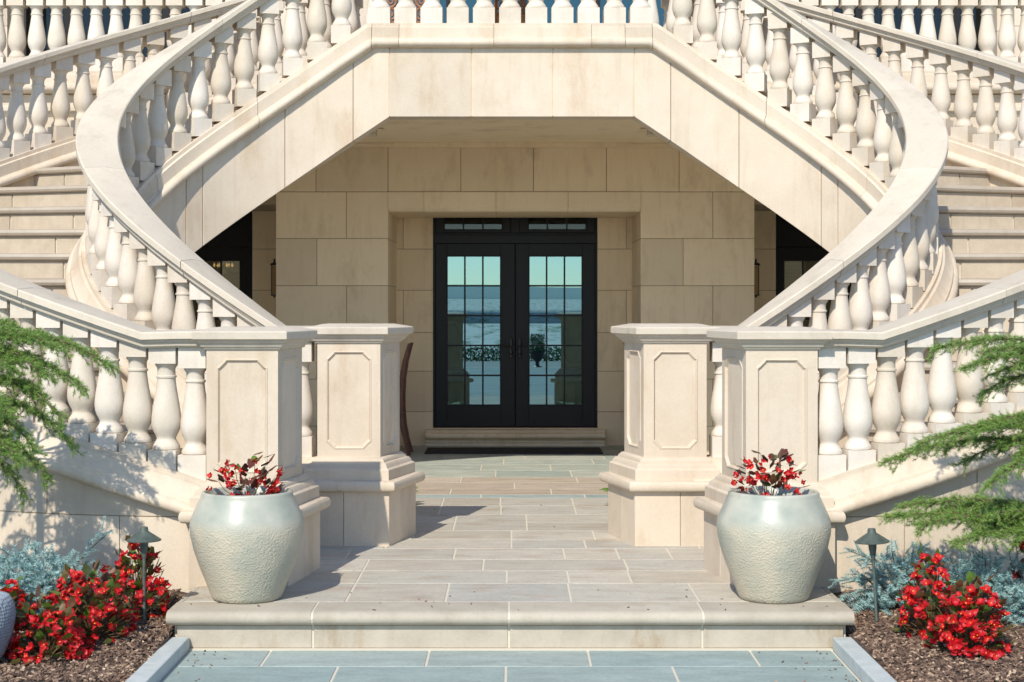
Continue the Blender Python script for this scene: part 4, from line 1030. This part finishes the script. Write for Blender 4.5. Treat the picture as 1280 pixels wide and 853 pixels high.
def pot_begonia(px, side, seed, wide, hi, nf, nl):
    rnd = random.Random(seed); t = thing('potted_begonia', f'small red begonia with bronze leaves in the {side} glazed pot', 'flowers', (X_at(px, 9.11), 9.11, .555), 'begonias in the glazed pots'); fl = MB(); lf = MB(); st = MB()
    for k in range(nl):
        a = rnd.uniform(0, 2 * PI); r = wide * math.sqrt(rnd.random()); z = hi * rnd.uniform(.15, 1) * (1 - .45 * (r / wide) ** 2)
        c = Vector((r * math.cos(a), r * .8 * math.sin(a), z))
        d = (Vector((math.cos(a), math.sin(a), rnd.uniform(-.1, 1.0))) + rdir(rnd) * .5).normalized(); petal(lf, c, d, (Vector((0, 0, 1)) - d * d.z).normalized(), rnd.uniform(.045, .085), rnd.uniform(.034, .055), .1, 0 if rnd.random() < .72 else 1)
        if k % 5 == 0: st.tube([(c.x * .2, c.y * .2, 0), (c.x * .8, c.y * .8, c.z * .55), tuple(c)], [.003, .0025, .0018], 5)
    for k in range(nf):
        a = rnd.uniform(0, 2 * PI); r = wide * rnd.uniform(.45, 1.12); z = hi * rnd.uniform(.12, .95) * (1.1 - .45 * (r / wide) ** 2)
        c = Vector((r * math.cos(a), r * .8 * math.sin(a) - .02, z))
        for j in range(rnd.choice((2, 3, 4))): blossom(fl, rnd, c + rdir(rnd) * .013, (Vector((math.cos(a), -.6, .2)) + rdir(rnd) * .7).normalized(), rnd.uniform(.014, .024))
    lf.build('foliage', [BRONZE, BEGLEAF], t, recalc=False); fl.build('blossoms', [PETAL, YEL], t, recalc=False); st.build('stem', STEM, t, recalc=False)
pot_begonia(312, 'left', 61, .20, .27, 38, 70); pot_begonia(960, 'right', 62, .175, .31, 42, 64)
# blue-grey dimpled planter cut by the left picture edge
t = thing('dimpled_planter', 'blue-grey dimpled planter cut off by the left picture edge', 'planter', (X_at(-40, 8.05), 8.05, -.14))
def dm():
    m, nt, b = newmat('dimpled_blue_grey'); N = nt.nodes.new; L = nt.links.new
    tc = N('ShaderNodeTexCoord'); v = N('ShaderNodeTexVoronoi'); v.inputs['Scale'].default_value = 60; v.inputs['Randomness'].default_value = .25; L(tc.outputs['Object'], v.inputs['Vector'])
    mx = N('ShaderNodeMix'); mx.data_type = 'RGBA'; mx.inputs[6].default_value = (.30, .35, .40, 1); mx.inputs[7].default_value = (.16, .19, .23, 1); L(v.outputs['Distance'], mx.inputs[0]); L(mx.outputs[2], b.inputs['Base Color'])
    bp = N('ShaderNodeBump'); bp.inputs['Distance'].default_value = .01; L(v.outputs['Distance'], bp.inputs['Height']); L(bp.outputs[0], b.inputs['Normal']); b.inputs['Roughness'].default_value = .6; return m
mb = MB(); mb.lathe([(.001, 0), (.14, 0), (.18, .06), (.218, .16), (.232, .25), (.222, .31), (.20, .345), (.19, .345), (.18, .30), (.001, .29)], n=40); mb.build('vessel', dm(), t, smooth=True)

# ---------------------------------------------------------------- path lights
VERD = stone('verdigris_bronze', (.045, .06, .05), (.085, .11, .095), scale=20, rough=.55, bump=.05)
def path_light(px, pyb, Y, side, tilt):
    x = X_at(px, Y); z = mulch_z(x, Y); t = thing('path_light', f'verdigris {side} path light with conical shade', 'garden lamp', (x, Y, z - .01), 'path lights in the beds'); t.rotation_euler = (0, tilt, 0)
    mb = MB(); mb.lathe([(.0075, -.1), (.0075, .02), (.011, .022), (.011, .03), (.0085, .034), (.0085, .43)], n=14); mb.build('pole', VERD, t, angle=40)
    mb = MB(); mb.lathe([(.010, .36), (.0115, .365), (.022, .425), (.024, .462), (.018, .468)], n=16); mb.build('socket', VERD, t, angle=40)
    mb = MB(); mb.lathe([(.094, .458), (.095, .463), (.060, .487), (.026, .510), (.024, .514), (.022, .528), (.020, .534), (.001, .536), (.001, .53), (.018, .508), (.092, .460)], n=36); mb.build('shade', VERD, t, angle=35)
path_light(180, 777, 8.86, 'left', 0.0); path_light(1096, 772, 8.86, 'right', -.055)

# ---------------------------------------------------------------- doormat, chairs, deck chairs
def coir():
    m, nt, b = newmat('black_rubber_mat'); N = nt.nodes.new; L = nt.links.new
    g = N('ShaderNodeNewGeometry'); v = N('ShaderNodeTexVoronoi'); v.inputs['Scale'].default_value = 60; v.inputs['Randomness'].default_value = 0; L(g.outputs['Position'], v.inputs['Vector'])
    b.inputs['Base Color'].default_value = (.03, .028, .026, 1); b.inputs['Roughness'].default_value = .85
    bp = N('ShaderNodeBump'); bp.inputs['Distance'].default_value = .008; L(v.outputs['Distance'], bp.inputs['Height']); L(bp.outputs[0], b.inputs['Normal']); return m
t = thing('doormat', 'long black rubber doormat in front of the double doors', 'doormat', (.02, 18.2, 0))
mb = MB(); mb.box(-.97, .97, -.30, .32, .002, .012); mb.build('mat_field', coir(), t)
mb = MB()
for a in ((-1.0, 1.0, -.33, -.302), (-1.0, 1.0, .322, .35), (-1.0, -.972, -.302, .322), (.972, 1.0, -.302, .322)): mb.box(*a, .001, .016)
mb.build('mat_border', simple('mat_rubber', (.02, .02, .02), .7), t, bevel=.003)
WOOD = stone('dark_red_wood', (.09, .028, .015), (.14, .045, .022), scale=12, rough=.4, bump=.05)
def chair(mir, label, x, y):
    t = thing('wooden_chair', label, 'chair', (x, y, 0), 'porch chairs'); s = mir
    def post(yy):
        mb = MB(); pts = [(.10, 0), (.055, .16), (.02, .32), (.002, .48), (.0, .66), (.012, .84), (.045, 1.04), (.10, 1.24)]
        rings = [[(s * (px - w), yy - .017, z), (s * (px + w * .8), yy - .017, z), (s * (px + w * .8), yy + .017, z), (s * (px - w), yy + .017, z)] for (px, z), w in zip(pts, (.022, .024, .028, .034, .032, .030, .026, .020))]
        mb.loft(rings); return mb
    post(-.21).build('rear_post', WOOD, t, bevel=.004); post(.21).build('rear_post', WOOD, t, bevel=.004)
    for yy in (-.23, .23):
        mb = MB(); mb.loft([[(s * (-.48 + dx), yy - .016, z), (s * (-.44 + dx), yy - .016, z), (s * (-.44 + dx), yy + .016, z), (s * (-.48 + dx), yy + .016, z)] for dx, z in ((-.04, 0), (-.01, .2), (0, .44))]); mb.build('front_leg', WOOD, t)
    mb = MB(); x0, x1 = sorted((s * -.50, s * .02)); mb.box(x0, x1, -.25, .25, .44, .475); mb.build('seat', WOOD, t, bevel=.008)
    mb = MB()
    for z, px in ((.62, .0), (.78, .008), (.94, .028), (1.10, .062), (1.20, .09)):
        a, b = sorted((s * (px - .012), s * (px + .008))); mb.box(a, b, -.20, .20, z - .03, z + .035)
    mb.build('back_slats', WOOD, t, bevel=.003)
    return t
chair(1, 'dark red wooden chair mostly hidden behind the far left pier', -1.235, 17.95)
chair(-1, 'dark red wooden chair mostly hidden behind the far right pier', 1.38, 17.95)
RUST = stone('rusty_metal', (.30, .11, .04), (.42, .19, .08), scale=25, rough=.7)
def scroll_chair(label, x, y):
    t = thing('scrollwork_chair', label, 'chair', (x, y, 3.95), 'rusty chairs on the landing'); mb = MB()
    for sx in (-.22, .22):
        for yy in (-.2, .2): mb.tube([(sx, yy, 0), (sx * .95, yy, .42), (sx, yy, .95 if yy < 0 else .62)], .013, 6)
    mb.tube([(-.22, -.2, .95), (-.1, -.2, 1.0), (.1, -.2, 1.0), (.22, -.2, .95)], .013, 6)
    mb.build('chair_frame', RUST, t)
    mb = MB(); mb.box(-.22, .22, -.21, .21, .42, .45); mb.build('seat', RUST, t, bevel=.005)
    mb = MB()
    for r in range(4):
        for c in range(3):
            cx, cz = -.15 + .15 * c, .52 + .12 * r; rr = .055
            mb.tube([(cx + rr * math.cos(a), -.2, cz + rr * math.sin(a)) for a in [2 * PI * k / 12 for k in range(13)]], .013, 5)
            mb.tube([(cx + rr * .4 * math.cos(a), -.2, cz + rr * .4 * math.sin(a)) for a in [2 * PI * k / 8 for k in range(9)]], .010, 5)
    mb.build('scroll_back', RUST, t)
scroll_chair('rusty scrollwork chair on the landing, its back at the middle balusters', .06, 15.1)
scroll_chair('rusty scrollwork chair on the landing, left behind the third baluster', -1.02, 15.6)

# ---------------------------------------------------------------- light, sky, camera
SUN_EL, SUN_AZ = math.radians(41.5), math.radians(17.7)
sd = Vector((-math.sin(SUN_AZ) * math.cos(SUN_EL), -math.cos(SUN_AZ) * math.cos(SUN_EL), math.sin(SUN_EL)))   # towards the sun
sun = bpy.data.lights.new('sun', 'SUN'); sun.energy = 3.4; sun.angle = math.radians(.53); sun.color = (1, .93, .81)
so = bpy.data.objects.new('sun', sun); put(so); so.rotation_euler = sd.to_track_quat('Z', 'Y').to_euler(); so.location = (0, 0, 30)
w = bpy.data.worlds.new('World'); scene.world = w; w.use_nodes = True; nt = w.node_tree
bg = nt.nodes['Background']; sky = nt.nodes.new('ShaderNodeTexSky'); sky.sky_type = 'NISHITA'; sky.sun_disc = False
sky.sun_elevation = SUN_EL; sky.sun_rotation = math.atan2(sd.x, sd.y); sky.air_density = .85; sky.dust_density = .1; sky.ozone_density = 1.4
nt.links.new(sky.outputs[0], bg.inputs[0]); bg.inputs[1].default_value = .15
cam = bpy.data.cameras.new('camera'); co = bpy.data.objects.new('camera', cam); put(co)
co.location = (0, 0, EYE); co.rotation_euler = (PI / 2, 0, 0)
cam.sensor_width = 36; cam.lens = 36 * F / 1280; cam.shift_y = -(426.5 - 380) / 1280; cam.clip_start = .05; cam.clip_end = 9000
cam.dof.use_dof = True; cam.dof.focus_distance = 11.8; cam.dof.aperture_fstop = 8.0
scene.camera = co
vs_ = scene.view_settings; vs_.view_transform = 'Standard'; vs_.look = 'None'; vs_.gamma = 1; vs_.use_curve_mapping = False; vs_.exposure = 0.53
scene.cycles.max_bounces = 10; scene.cycles.diffuse_bounces = 8; scene.cycles.use_denoising = True
